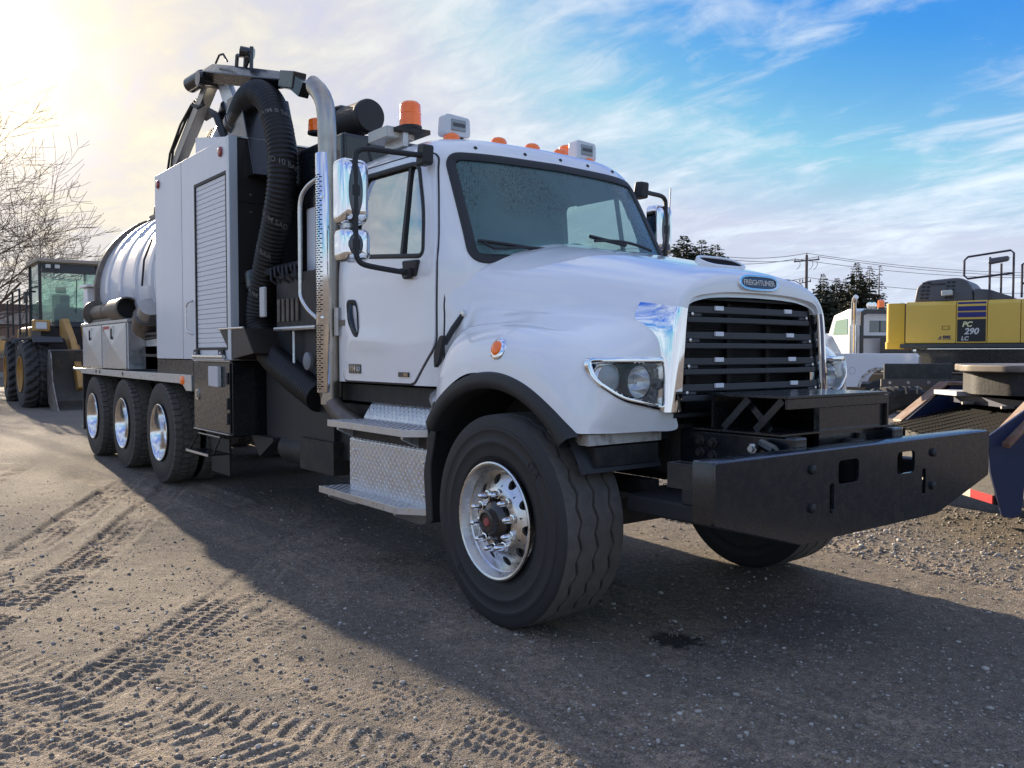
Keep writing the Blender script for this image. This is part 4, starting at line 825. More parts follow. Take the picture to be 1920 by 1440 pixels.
for z0, z1 in ((1.37, 2.02), (2.03, 2.72), (2.73, 3.27)): P(MB().box(-3.8195, -3.812, -1.14, 1.19, z0, z1), 'front_panel', mat('dark brown panel', (.022, .019, .019), .42, noise_amt=.3, nscale=2.5), BX, bevel=.003)
for z in (1.45, 1.95, 2.1, 2.65, 2.8): P(MB().lathe([(0, .012), (.006, .01), (.007, 0)], (-3.812, -1.03, z), (1, 0, 0), 8), 'panel_bolt', ALU, BX)
P(MB().box(-6.10, -6.01, -1.16, -1.06, 1.4, 2.95), 'corner_post', mat('grey post', (.10, .10, .11), .4, metal=.4), bevel=.01)
P(MB().prism([(-5.05, 3.28), (-4.05, 3.28), (-4.05, 3.34), (-5.05, 3.52)], 'y', -1.10, -.98), 'roof_fairing', WHITE2, bevel=.005)
# lower black cabinet
CB = P(MB().box(-4.86, -3.83, -1.205, 1.2, .70, 1.345), 'lower_cabinet', BLACK, bevel=.006)
cdr = P(MB().box(-4.80, -3.85, -1.2225, -1.206, .72, 1.335), 'cabinet_door', BLACKG, CB, bevel=.004)
P(MB().box(-4.81, -3.835, -1.226, -1.2, 1.3465, 1.358), 'cabinet_top_edge', ALU2, CB)
P(MB().box(-4.79, -3.86, -1.235, -1.215, .706, .716), 'cabinet_sill', ALU2, CB)
P(MB().prism(rounded([(-4.29, 1.125), (-4.04, 1.12), (-4.04, 1.305), (-4.29, 1.305)], .015), 'y', -1.262, -1.2235), 'meter_box', mat('pale grey box', (.60, .61, .62), .4), CB, bevel=.008)
lt = P(MB().frame(rounded([(-4.73, .985), (-4.65, .985), (-4.65, 1.085), (-4.73, 1.085)], .02, 3), rounded([(-4.715, 1.0), (-4.665, 1.0), (-4.665, 1.07), (-4.715, 1.07)], .012, 3), 'y', -1.234, -1.2225), 'door_latch', ALU, CB); P(MB().box(-4.695, -4.68, -1.24, -1.2226, 1.0, 1.07), 'latch_lever', ALU, CB)
for z in (.85, .98, 1.2): P(MB().cyl((-3.87, -1.232, z - .05), (-3.87, -1.232, z + .05), .012, 8), 'cabinet_hinge', BLACKM, CB)
P(MB().box(-6.05, -4.87, -1.205, -1.0, 1.21, 1.355), 'deck_side', BLACK)
fs_ = MB()
for p, q in (((-4.45, -1.30, .70), (-4.60, -1.33, .53)), ((-3.86, -1.30, .70), (-3.98, -1.33, .53)), ((-4.45, -1.30, .69), (-3.86, -1.30, .69))): fs_.tube([p, q], .008, 6)
FS = P(fs_, 'folding_step', BLACKG); P(MB().box(-4.60, -3.98, -1.37, -1.18, .522, .534), 'step_tread', BLACKG, FS); P(MB().box(-4.59, -3.99, -1.373, -1.365, .518, .539), 'step_edge', ALU2, FS)
P(MB().prism([(-3.95, .70), (-3.45, .70), (-3.45, .67), (-3.75, .52)], 'y', -1.0, -.9), 'skirt_gusset', BLACKM)
P(MB().box(-5.05, -4.55, -.98, -.96, .25, .60), 'mud_guard', BLACKM)
# hose tray
P(MB().add([(-4.10, -1.22, 1.63), (-3.50, -1.22, 1.63), (-3.30, -1.22, 1.42), (-3.78, -1.22, 1.37), (-4.10, -.85, 1.63), (-3.50, -.85, 1.63), (-3.30, -.85, 1.42), (-3.78, -.85, 1.37)], [(0, 1, 2, 3), (7, 6, 5, 4), (0, 4, 5, 1), (3, 2, 6, 7), (1, 5, 6, 2), (0, 3, 7, 4)]), 'hose_tray', mat('brown black sheet', (.040, .032, .027), .45, metal=.3), bevel=.006)
P(MB().tube([(-4.10, -1.225, 1.635), (-3.50, -1.225, 1.635)], .010, 8), 'tray_edge', ALU)
# ---- suction hose
hp = [(-4.20, -.98, 3.52), (-4.05, -.99, 3.60), (-3.86, -1.0, 3.655), (-3.62, -1.0, 3.625), (-3.40, -1.0, 3.48), (-3.24, -1.0, 3.20), (-3.20, -1.0, 2.87), (-3.30, -1.0, 2.57), (-3.49, -1.0, 2.24), (-3.67, -1.0, 1.90), (-3.70, -1.0, 1.66), (-3.50, -1.0, 1.43), (-3.10, -.99, 1.26), (-2.6, -.96, 1.08)]
HPt = crom(np.array(hp), 30); seg = np.linalg.norm(np.diff(HPt, axis=0), axis=1); hc = np.concatenate([[0], np.cumsum(seg)]); HL_ = hc[-1]
ns = int(HL_ / .0075); ss = np.linspace(0, HL_, ns); path = [tuple(np.interp(s, hc, HPt[:, k]) for k in range(3)) for s in ss]
rad = [.117 + .0045 * math.sin(2 * PI * s / .036) for s in ss]
HO = P(MB().tube(path, rad, 28), 'suction_hose', HOSE, smooth=60)
def hose_frame(s):
    p = Vector([np.interp(s, hc, HPt[:, k]) for k in range(3)]); q = Vector([np.interp(s + .01, hc, HPt[:, k]) for k in range(3)]); t = (q - p).normalized(); n = Vector((0, -1, 0)); n = (n - t * n.dot(t)).normalized(); return p, t, n, t.cross(n)
def hose_text(body, s0, slope):
    me = text_mesh(body, .055, extrude=0., align='LEFT', bold=.0006); vs = []
    for v in me.vertices:
        u, w = v.co.x, v.co.y; ang = -1.15 + u / .11; s = s0 + slope * (u - .15) - w
        p, t, n, b = hose_frame(s); d = n * math.cos(ang) - b * math.sin(ang); vs.append(p + d * .1232)
    for v, c in zip(me.vertices, vs): v.co = c
    me.materials.clear(); link('hose_lettering', me, LTXT, HO, 0)['kind'] = 'stuff'
for body, s0 in (('VACUUM 8 SAD', 1.02), ('NSO TO 10 BAR', 1.42), ('VACUUM SAD', 1.86), ('150 10 BAR', 2.16), ('VACUUM', 2.55)): hose_text(body, s0, .32)
P(MB().lathe([(0, .125), (.02, .128), (.12, .128), (.14, .125)], (-3.665, -1.0, 1.98), (-.3, 0, 1), 28), 'hose_clamp', BLACK, HO)
P(MB().cyl((-3.55, -1.0, 2.06), (-3.40, -1.05, 2.10), .03, 10), 'hose_stay', DARK, HO)
P(MB().lathe([(0, .13), (.05, .13), (.06, .12), (.30, .12)], (-4.25, -.98, 3.49), (.86, 0, .45), 28), 'hose_collar', BLACK, HO)
# ---- boom on top
col = MB().add([(-4.22, -1.06, 2.95), (-3.66, -1.06, 2.95), (-3.66, -.60, 2.95), (-4.22, -.60, 2.95), (-4.30, -1.06, 3.72), (-3.98, -1.06, 3.72), (-3.98, -.60, 3.72), (-4.30, -.60, 3.72)], [(0, 3, 2, 1), (4, 5, 6, 7), (0, 1, 5, 4), (1, 2, 6, 5), (2, 3, 7, 6), (3, 0, 4, 7)])
BM = P(col, 'boom_turret', BLACK, bevel=.01)
P(MB().bar((-5.95, -1.02, 3.36), (-4.66, -1.06, 3.98), .10, .12), 'boom_strut', mat('bare boom steel', (.22, .215, .20), .34, metal=.8, noise_amt=.08), bevel=.006)
ub = P(MB().tube([(-4.80, -1.10, 4.04), (-4.60, -1.08, 4.03), (-4.2, -1.03, 3.92), (-3.5, -.92, 3.73), (-3.3, -.89, 3.68)], [.075, .09, .09, .08, .065], 4), 'boom_arm', BLACK, bevel=.01)
P(MB().cyl((-4.98, -1.16, 4.0), (-4.74, -1.12, 4.02), .075, 18), 'boom_motor', BLACK, ub)
P(MB().cyl((-4.66, -1.2, 3.98), (-4.66, -.9, 3.98), .07, 18), 'boom_pivot', BLACK, ub)
P(MB().bar((-3.36, -.90, 3.70), (-3.12, -.88, 3.635), .12, .14), 'boom_head', BLACK, ub, bevel=.01); P(MB().bar((-3.16, -.89, 3.63), (-3.03, -.87, 3.54), .09, .12), 'boom_tip', BLACK, ub)
P(MB().add([(-4.62, -1.03, 3.95), (-4.35, -1.03, 3.90), (-4.12, -1.03, 3.62), (-4.30, -1.03, 3.50), (-4.62, -.98, 3.95), (-4.35, -.98, 3.90), (-4.12, -.98, 3.62), (-4.30, -.98, 3.50)], [(0, 1, 2, 3), (7, 6, 5, 4), (0, 4, 5, 1), (1, 5, 6, 2), (2, 6, 7, 3), (3, 7, 4, 0)]), 'boom_gusset', ALU2)
wx = -4.02
for p, q in (((-4.15, -1.02, 3.95), (-4.12, -1.02, 4.08)), ((-4.12, -1.02, 4.08), (-3.90, -.99, 4.02)), ((-4.0, -1.0, 3.9), (-3.96, -1.0, 4.10)), ((-3.90, -.98, 3.86), (-3.88, -.98, 4.10)), ((-3.96, -1.0, 4.10), (-3.88, -.98, 4.05)), ((-3.97, -1.0, 3.95), (-3.89, -.98, 4.06))): P(MB().tube([p, q], .018, 6), 'boom_bracket', BLACK, ub)
P(MB().cyl((-3.99, -1.04, 4.08), (-3.93, -.94, 4.06), .045, 12), 'boom_pulley', BLACK, ub)
P(MB().tube([(-4.45, -1.1, 4.08), (-4.35, -1.1, 4.13), (-4.25, -1.1, 4.11), (-4.15, -1.1, 4.02)], .010, 6), 'boom_line', BLACKM, ub)
for k in range(5): P(MB().tube([(-6.02 + .05 * k, -1.09 + .02 * k, 3.30), (-5.9 + .04 * k, -1.09 + .02 * k, 3.52 + .03 * (k % 2)), (-5.5 + .05 * k, -1.1 + .02 * k, 3.74), (-5.15, -1.1 + .02 * k, 3.86 + .03 * (k % 3)), (-4.95 + .04 * k, -1.1, 3.78)], .013, 6), 'boom_hydraulic_hose', BLACKM, ub)
P(MB().cyl((-5.05, -.98, 3.36), (-4.55, -.98, 3.62), .045, 14), 'lift_cylinder', ALU2); P(MB().cyl((-4.62, -.98, 3.58), (-4.42, -1.0, 3.70), .07, 14), 'cylinder_barrel', BLACK)
for k in range(4): P(MB().tube([(-4.85 + .05 * k, -1.06, 3.66), (-4.70 + .05 * k, -1.08, 3.72 - .02 * k), (-4.55 + .03 * k, -1.08, 3.62), (-4.45 + .03 * k, -1.06, 3.45), (-4.40 + .03 * k, -1.04, 3.32)], .018, 6), 'boom_hydraulic_hose', BLACKM, ub)
P(MB().box(-5.2, -4.5, -.95, -.5, 3.45, 3.62), 'boom_seat', BLACK); P(MB().ell((-6.02, -1.06, 3.33), (.10, .06, .06), 12, 8), 'hose_bundle', BLACKM, ub)
# ---- tank
TKr, TKc = 1.07, (0, 2.24)
tk = P(MB().lathe([(-9.60, .25), (-9.58, .55), (-9.50, .85), (-9.38, 1.02), (-9.30, TKr), (-6.05, TKr), (-6.03, .6)], (0, TKc[0], TKc[1]), (1, 0, 0), 72), 'vacuum_tank', mat('tank white', (.84, .85, .87), .38, coat=.4, coat_rough=.15, noise_amt=.02), smooth=40)
for x in (-8.72, -8.05, -7.38, -6.72): P(MB().lathe([(-.07, TKr - .002), (-.06, TKr + .028), (.06, TKr + .028), (.07, TKr - .002)], (x, TKc[0], TKc[1]), (1, 0, 0), 72, False), 'tank_rib', mat('tank rib paint', (.60, .63, .70), .35, coat=.4), tk)
P(MB().lathe([(-.05, TKr), (-.045, TKr + .06), (.045, TKr + .06), (.05, TKr)], (-9.25, TKc[0], TKc[1]), (1, 0, 0), 72, False), 'tank_ring', PIPE, tk)
P(MB().tube([(-9.3, -.42, 3.25), (-8.6, -.40, 3.31), (-6.1, -.40, 3.32)], .035, 8), 'tank_top_pipe', PIPE, tk); P(MB().tube([(-8.9, -.42, 3.28), (-8.85, -.42, 3.42), (-8.6, -.42, 3.46), (-8.35, -.42, 3.42), (-8.3, -.42, 3.28)], .02, 8), 'tank_handle', PIPE, tk)
P(MB().box(-9.1, -6.2, -.44, -.24, 3.24, 3.32), 'tank_walkway', PIPE, tk); P(MB().tube([(-7.0, -.98, 2.75), (-7.02, -1.07, 2.5), (-7.05, -1.09, 2.2)], .012, 6), 'tank_cable', BLACKM, tk)
P(MB().box(-9.78, -9.52, -1.16, -.86, 1.83, 2.32), 'tank_side_box', WHITE2, bevel=.01); P(MB().box(-9.84, -9.35, -1.2, -.82, 2.33, 2.36), 'side_box_lid', WHITE2)
P(MB().box(-9.6, -6.05, -1.0, 1.0, 1.22, 1.5), 'tank_saddle', DARK)
# deck rail, tool box, pipe
DR = P(MB().prism([(-9.66, 1.21), (-4.86, 1.21), (-4.86, 1.055), (-5.02, 1.055), (-5.14, 1.12), (-9.66, 1.14)], 'y', -1.232, -1.20), 'deck_rail', ALU2, bevel=.004)
P(MB().box(-9.66, -4.86, -1.20, -.6, 1.16, 1.208), 'deck_plate', ALU2)
P(MB().lathe([(0, .045), (.012, .042), (.022, .02), (.023, 0)], (-5.12, -1.232, 1.155), (0, -1, 0), 20), 'deck_marker', AMBER, DR)
for x in (-8.75, -8.55, -7.4): P(MB().lathe([(0, .022), (.002, .022)], (x, -1.2335, 1.175), (0, -1, 0), 14), 'rail_hole', BLACKM, DR)
P(MB().tube([(-9.7, -1.16, 1.19), (-9.85, -1.24, 1.19), (-9.95, -1.26, 1.2)], .018, 8), 'rail_pin', ALU, DR)
TB = P(MB().box(-9.65, -7.29, -1.195, -.62, 1.225, 1.785), 'tool_box', ALU2, bevel=.006)
P(MB().box(-9.69, -7.25, -1.215, -.6, 1.786, 1.825), 'tool_box_lid', ALU2, TB, bevel=.006)
for x0, x1 in ((-9.61, -8.53), (-8.48, -7.32)):
    z0, z1 = 1.24, 1.775; c = ((x0 + x1) / 2, (z0 + z1) / 2); vs = [(x0, -1.1965, z0), (x1, -1.1965, z0), (x1, -1.1965, z1), (x0, -1.1965, z1), (x0, -1.21, z0), (x1, -1.21, z0), (x1, -1.21, z1), (x0, -1.21, z1), (c[0], -1.236, c[1])]
    d = P(MB().add(vs, [(4, 5, 8), (5, 6, 8), (6, 7, 8), (7, 4, 8), (0, 4, 7, 3), (1, 2, 6, 5), (0, 1, 5, 4), (3, 7, 6, 2)]), 'tool_box_door', ALU2, TB, smooth=0)
    P(MB().box(c[0] - .04, c[0] + .04, -1.235, -1.21, 1.62, 1.75), 'door_latch', ALU, TB, bevel=.005); P(MB().box(c[0] - .015, c[0] + .015, -1.245, -1.23, 1.59, 1.72), 'latch_lever', BLACKM, TB)
    P(MB().box(x0 - .02, x1 + .02, -1.214, -1.2, z0 - .012, z0 + .004), 'door_edge', ALU, TB)
P(MB().box(-8.40, -8.10, -1.2155, -1.2125, 1.69, 1.755), 'warning_sticker', mat('red sticker', (.5, .06, .05), .5), TB)
PP = P(MB().lathe([(0, .10), (.75, .10), (1.15, .10), (1.18, .135), (1.75, .138), (1.76, .12), (1.55, .118)], (-9.15, -1.13, 1.955), (1, -.02, 0.0), 28, False), 'discharge_pipe', PIPE)
P(MB().lathe([(-.02, .17), (.02, .17)], (-9.15, -1.13, 1.955), (1, 0, 0), 28), 'pipe_flange', PIPE, PP); P(MB().lathe([(0, .11), (.06, .11)], (-8.45, -1.14, 1.955), (1, 0, 0), 24, False), 'pipe_band', PIPE, PP); P(MB().lathe([(0, .119), (.001, .119)], (-7.58, -1.16, 1.955), (1, 0, 0), 24), 'pipe_mouth', BLACKM, PP)
P(MB().box(-9.1, -7.6, -1.2, -1.05, 1.826, 1.86), 'pipe_cradle', PIPE)
vl = P(MB().tube([(-6.95, -1.08, 1.66), (-6.85, -1.10, 1.76), (-6.62, -1.12, 1.94)], [.12, .13, .12], 16), 'tank_valve', mat('valve aluminium', (.42, .42, .41), .4, metal=.8, noise_amt=.2)); P(MB().cyl((-6.9, -1.09, 1.70), (-6.75, -1.11, 1.84), .16, 16), 'valve_flange', PIPE, vl)
P(MB().tube([(-7.2, -1.12, 1.8), (-7.1, -1.16, 1.75), (-6.95, -1.15, 1.62), (-6.8, -1.12, 1.58), (-6.4, -1.1, 1.6)], .02, 6), 'air_hose', BLACKM)
for z in (1.38, 1.62): P(MB().box(-6.75, -6.05, -1.15, -.8, z, z + .03), 'bracket_shelf', DARK)
P(MB().box(-7.27, -6.04, -1.0, -.9, 1.23, 1.75), 'tool_box_end_plate', ALU2)
# dark rear mudflaps and bumper
P(MB().box(-9.72, -9.68, -1.2, 1.2, .35, 1.14), 'rear_apron', DARK)

# ================================================================ ground
def lattice(seed):
    t = np.random.default_rng(seed).random((256, 256))
    def f(x, y):
        xi, yi = np.floor(x).astype(int), np.floor(y).astype(int); u, v = x - xi, y - yi; u = u * u * (3 - 2 * u); v = v * v * (3 - 2 * v)
        a, b, c, d = t[xi % 256, yi % 256], t[(xi + 1) % 256, yi % 256], t[xi % 256, (yi + 1) % 256], t[(xi + 1) % 256, (yi + 1) % 256]
        return (a * (1 - u) + b * u) * (1 - v) + (c * (1 - u) + d * u) * v - .5
    return f
_n = [lattice(s) for s in range(8)]
def fbm(x, y, sc, oc=4, k=0):
    o = 0; a = 1.
    for i in range(oc): o = o + a * _n[(i + k) % 8](x * sc * 2 ** i + 17.3 * i, y * sc * 2 ** i + 5.1 * i); a *= .52
    return o
def sstep(a, b, x): t = np.clip((x - a) / (b - a), 0, 1); return t * t * (3 - 2 * t)
# tyre tracks: (start, end, bend, width, tread, depth, lug pitch)
TRK = [((-6.2, -.95), (-1.0, -3.75), .12, .32, 'rib', .026, .060), ((-6.5, -1.40), (-1.3, -4.20), .12, .32, 'rib', .024, .060), ((-3.4, -.45), (.7, -4.05), .05, .34, 'rib', .024, .055), ((-1.9, -.45), (.4, -3.7), -.06, .40, 'bar', .014, .048),
       ((-2.9, -4.15), (2.4, -1.55), -.15, .42, 'lug', .010, .075), ((-1.9, -4.3), (2.8, -2.25), .10, .45, 'bar', .008, .045), ((-.4, -4.6), (2.6, -3.0), .0, .45, 'lug', .008, .06), ((-3.6, -3.9), (1.6, -1.75), .08, .38, 'bar', .008, .042), ((-2.4, -4.6), (3.0, -2.7), .03, .40, 'rib', .008, .05),
       ((-8.5, -2.2), (-.5, -5.6), .1, .5, 'lug', .014, .09), ((-7.5, -1.75), (3.2, -1.1), .0, .42, 'bar', .008, .06), ((-2.0, 2.4), (6.0, .9), .0, .45, 'bar', .012, .06), ((-3.0, 1.9), (6.0, 1.75), .0, .4, 'lug', .010, .08),
       ((-8, -1.12), (2.9, -.75), .0, .3, 'rib', .007, .06), ((-4.5, -.6), (5.5, -2.4), .0, .42, 'bar', .008, .05), ((-3.5, .1), (6.0, -1.0), .0, .42, 'rib', .008, .05), ((-12, -5), (-2, -3.2), .3, .5, 'lug', .014, .09)]
def ground_h(x, y):
    r = np.hypot(x - CAM.x, y - CAM.y); near = np.exp(-(r / 14) ** 2)
    h = .05 * sstep(-2.5, -5.5, x) + .05 * fbm(x, y, .12, 3, 3) * sstep(2, 12, r) + .018 * fbm(x, y, .7, 4) * near
    h = h + .010 * fbm(x, y, 6., 4, 2) * near + .0045 * np.abs(fbm(x, y, 30., 3, 1)) * near
    tan = np.zeros_like(x)
    for i, (p, q, bend, w, kind, dep, pit) in enumerate(TRK):
        p, q = np.array(p), np.array(q); L = np.linalg.norm(q - p); d = (q - p) / L; n = np.array((-d[1], d[0]))
        s = (x - p[0]) * d[0] + (y - p[1]) * d[1]; t = (x - p[0]) * n[0] + (y - p[1]) * n[1] - bend * np.sin(PI * np.clip(s / L, 0, 1)) * 1.2 - .015 * np.sin(s * 2.1 + i)
        msk = sstep(-.1, .4, s) * sstep(L + .1, L - .5, s); a = np.abs(t); ins = sstep(w / 2, w / 2 - .035, a) * msk
        s = s + .02 * fbm(x, y, 8., 2, i); wear = np.clip(.80 + 1.3 * fbm(x + 31 * i, y, 1.1, 3, i), .35, 1) * ins
        nr, gl, st, ch = {'rib': (4, .17, .5, .0), 'lug': (2, .06, .5, 1.6), 'bar': (5, .14, .37, .0)}[kind]
        u = (t / w + .5) * nr; fu = u - np.floor(u); row = np.floor(u); lon = sstep(gl + .06, gl - .02, np.minimum(fu, 1 - fu))
        ph = (s / pit + st * (row % 2) + ch * a / w) % 1; tr = sstep(.24, .12, np.abs(ph - .5)); lug = np.maximum(.85 * lon, tr)
        berm = np.exp(-((a - w / 2 - .02) / .03) ** 2) * msk
        h = h * (1 - .45 * wear) + dep * (-.5 * ins + .95 * lug * wear * np.clip(.85 + 2.2 * fbm(x, y, 5., 4, i + 2), .05, 1) + .35 * berm * np.clip(.5 + 2 * fbm(x, y, 3., 2, 5), 0, 1)); tan = np.maximum(tan, wear * (.45 + .5 * lug) + .15 * ins)
    keep = 1.0
    for wx, wy in ((0, -1.02), (0, 1.02)):
        h = h * (1 - np.exp(-(((x - wx) / .22) ** 2 + ((y - wy) / .28) ** 2)))
    for wx in (-5.96, -7.48, -9.0):
        k = np.exp(-(((x - wx) / .2) ** 2 + ((np.abs(y) - .92) / .3) ** 2)); h = h * (1 - k) + .05 * k
    return h, tan
ang = np.concatenate([np.linspace(-R(47), R(47), 600), np.linspace(R(47), 2 * PI - R(47), 70)[1:-1]]) + A_HEAD
rad = np.concatenate([[.02], np.exp(np.linspace(math.log(.5), math.log(1.5), 50, endpoint=False)), np.exp(np.linspace(math.log(1.5), math.log(6), 500, endpoint=False)), np.exp(np.linspace(math.log(6), math.log(13), 280)), np.exp(np.linspace(math.log(13.3), math.log(3500), 90))])
GX = CAM.x + rad[:, None] * np.cos(ang)[None]; GY = CAM.y + rad[:, None] * np.sin(ang)[None]; GZ, GT = ground_h(GX, GY)
def np_mesh(name, V, F, col=None):
    me = bpy.data.meshes.new(name); me.vertices.add(len(V)); me.vertices.foreach_set('co', V.astype(np.float32).ravel()); k = F.shape[1]
    me.loops.add(F.size); me.loops.foreach_set('vertex_index', F.astype(np.int32).ravel()); me.polygons.add(len(F)); me.polygons.foreach_set('loop_start', np.arange(0, F.size, k, dtype=np.int32)); me.polygons.foreach_set('loop_total', np.full(len(F), k, np.int32))
    me.update(); me.validate()
    if col is not None:
        at = me.attributes.new('tone', 'FLOAT', 'POINT'); at.data.foreach_set('value', col.astype(np.float32).ravel())
    return me
a_, b_ = GX.shape; ii, jj = np.meshgrid(np.arange(a_ - 1), np.arange(b_), indexing='ij'); j2 = (jj + 1) % b_
F = np.stack([ii * b_ + jj, (ii + 1) * b_ + jj, (ii + 1) * b_ + j2, ii * b_ + j2], -1).reshape(-1, 4)
gme = np_mesh('ground', np.stack([GX, GY, GZ], -1).reshape(-1, 3), F, GT)
def ground_mat():
    m = bpy.data.materials.new('packed gravel'); m.use_nodes = True; nt = m.node_tree; N = nt.nodes; L = nt.links; p = N['Principled BSDF']; p.inputs['Roughness'].default_value = .9; p.inputs['Specular IOR Level'].default_value = .25
    tc = N.new('ShaderNodeTexCoord'); v = tc.outputs['Object']
    def noise(s, d=6, r=.6):
        n = N.new('ShaderNodeTexNoise'); n.inputs['Scale'].default_value = s; n.inputs['Detail'].default_value = d; n.inputs['Roughness'].default_value = r; L.new(v, n.inputs['Vector']); return n.outputs[0]
    def rng_(x, a, b, c=0., d=1.):
        n = N.new('ShaderNodeMapRange'); L.new(x, n.inputs[0]); n.inputs[1].default_value = a; n.inputs[2].default_value = b; n.inputs[3].default_value = c; n.inputs[4].default_value = d; return n.outputs[0]
    def mx(f, a, b, t='MIX'):
        n = N.new('ShaderNodeMix'); n.data_type = 'RGBA'; n.blend_type = t
        for i, q in ((0, f), (6, a), (7, b)):
            if isinstance(q, float): n.inputs[i].default_value = q
            elif isinstance(q, tuple): n.inputs[i].default_value = (*q, 1)
            else: L.new(q, n.inputs[i])
        return n.outputs[2]
    def mt(op, a, b):
        n = N.new('ShaderNodeMath'); n.operation = op
        for i, q in enumerate((a, b)):
            if isinstance(q, float): n.inputs[i].default_value = q
            else: L.new(q, n.inputs[i])
        return n.outputs[0]
    at = N.new('ShaderNodeAttribute'); at.attribute_name = 'tone'
    big = rng_(noise(.45, 5), .38, .62); col = mx(big, (.150, .128, .105), (.208, .175, .139))
    col = mx(rng_(noise(7., 6), .4, .65), col, (.180, .155, .127)); col = mx(mt('MULTIPLY', at.outputs['Fac'], rng_(noise(4., 6), .36, .62, .1, 1.)), col, (.310, .250, .185))
    fine = rng_(noise(130., 5, .7), .35, .65, .50, 1.50); cb = N.new('ShaderNodeCombineColor'); 
    for i in range(3): L.new(fine, cb.inputs[i])
    col = mx(1.0, col, cb.outputs[0], 'MULTIPLY')
    vo = N.new('ShaderNodeTexVoronoi'); vo.inputs['Scale'].default_value = 46; L.new(v, vo.inputs['Vector'])
    wn = N.new('ShaderNodeTexWhiteNoise'); wn.noise_dimensions = '3D'; L.new(vo.outputs['Position'], wn.inputs['Vector'])
    sp = mt('MULTIPLY', rng_(vo.outputs['Distance'], .16, .28, 1., 0.), rng_(wn.outputs['Value'], .60, .78)); col = mx(sp, col, (.46, .44, .41))
    mid = rng_(noise(24., 6, .65), .35, .65, .72, 1.25); cb2 = N.new('ShaderNodeCombineColor')
    for i in range(3): L.new(mid, cb2.inputs[i])
    col = mx(1.0, col, cb2.outputs[0], 'MULTIPLY')
    vo2 = N.new('ShaderNodeTexVoronoi'); vo2.inputs['Scale'].default_value = 110; L.new(v, vo2.inputs['Vector'])
    # oily spot by the front wheel
    sb = N.new('ShaderNodeVectorMath'); sb.operation = 'SUBTRACT'; L.new(v, sb.inputs[0]); sb.inputs[1].default_value = (.715, -.64, 0)
    ml = N.new('ShaderNodeVectorMath'); ml.operation = 'MULTIPLY'; L.new(sb.outputs[0], ml.inputs[0]); ml.inputs[1].default_value = (1., 1., 0)
    rt = N.new('ShaderNodeVectorRotate'); rt.rotation_type = 'Z_AXIS'; rt.inputs['Angle'].default_value = -R(50); L.new(ml.outputs[0], rt.inputs[0])
    m3 = N.new('ShaderNodeVectorMath'); m3.operation = 'MULTIPLY'; L.new(rt.outputs[0], m3.inputs[0]); m3.inputs[1].default_value = (1.0, 1.25, 0)
    ln = N.new('ShaderNodeVectorMath'); ln.operation = 'LENGTH'; L.new(m3.outputs[0], ln.inputs[0])
    spot = rng_(mt('ADD', ln.outputs['Value'], mt('MULTIPLY', rng_(noise(18., 4), .3, .7, -1., 1.), .05)), .10, .16, 1., 0.); col = mx(mt('MULTIPLY', spot, .85), col, (.012, .012, .013))
    L.new(col, p.inputs['Base Color'])
    hgt = mt('ADD', mt('MULTIPLY', noise(90., 6, .7), .6), mt('MULTIPLY', rng_(vo2.outputs['Distance'], 0., .6, 1., 0.), .45)); b = N.new('ShaderNodeBump'); b.inputs['Strength'].default_value = 1.0; b.inputs['Distance'].default_value = .014; L.new(hgt, b.inputs['Height']); L.new(b.outputs[0], p.inputs['Normal'])
    return m
g = link('ground', gme, ground_mat(), None, 0); gme.polygons.foreach_set('use_smooth', [True] * len(gme.polygons)); g['kind'] = 'structure'
# loose stones
def stones(name, n, gen, smin, smax, label, seed):
    rg = np.random.default_rng(seed); ico = bmesh.new(); bmesh.ops.create_icosphere(ico, subdivisions=1, radius=1); bv = np.array([v.co[:] for v in ico.verts]); bf = np.array([[v.index for v in f.verts] for f in ico.faces]); ico.free()
    x, y = gen(rg, n); h, _ = ground_h(x, y); s = smin * (smax / smin) ** (rg.random(n) ** 2.6); k = len(bv)
    V = bv[None] * (1 + .35 * (rg.random((n, k, 1)) - .5)); V = V * np.stack([1 + .5 * rg.random(n), .7 + .4 * rg.random(n), .45 + .3 * rg.random(n)], 1)[:, None] * s[:, None, None]; t = rg.random(n) * 2 * PI; c, sn = np.cos(t)[:, None], np.sin(t)[:, None]
    X, Y = V[:, :, 0] * c - V[:, :, 1] * sn, V[:, :, 0] * sn + V[:, :, 1] * c
    Vv = np.stack([X + x[:, None], Y + y[:, None], V[:, :, 2] + (h + s * .22)[:, None]], -1).reshape(-1, 3); Ff = (bf[None] + (np.arange(n) * k)[:, None, None]).reshape(-1, 3)
    me = np_mesh(name, Vv, Ff, np.repeat(rg.random(n), k)); m = MATS.get('stone')
    if m is None:
        m = mat('stone', (.2, .18, .16), .85); nt = m.node_tree; at = nt.nodes.new('ShaderNodeAttribute'); at.attribute_name = 'tone'; cr = nt.nodes.new('ShaderNodeValToRGB'); e = cr.color_ramp.elements
        e[0].color = (.14, .125, .11, 1); e[1].color = (.52, .50, .46, 1); e.new(.7).color = (.27, .245, .215, 1); nt.links.new(at.outputs['Fac'], cr.inputs[0]); nt.links.new(cr.outputs[0], nt.nodes['Principled BSDF'].inputs['Base Color'])
    o = link(name, me, m, None, 0); o['kind'] = 'stuff'; o['label'] = label; o['category'] = 'gravel'; return o
def near_gen(rg, n):
    r = 1.4 * (11 / 1.4) ** rg.random(n); a = A_HEAD + (rg.random(n) - .5) * R(88); return CAM.x + r * np.cos(a), CAM.y + r * np.sin(a)
stones('loose_gravel', 28000, near_gen, .0020, .0085, 'small loose stones scattered over the packed dirt of the yard', 3)
def mid_gen(rg, n):
    r = 1.6 * (9 / 1.6) ** rg.random(n); a = A_HEAD + (rg.random(n) - .5) * R(86); return CAM.x + r * np.cos(a), CAM.y + r * np.sin(a)
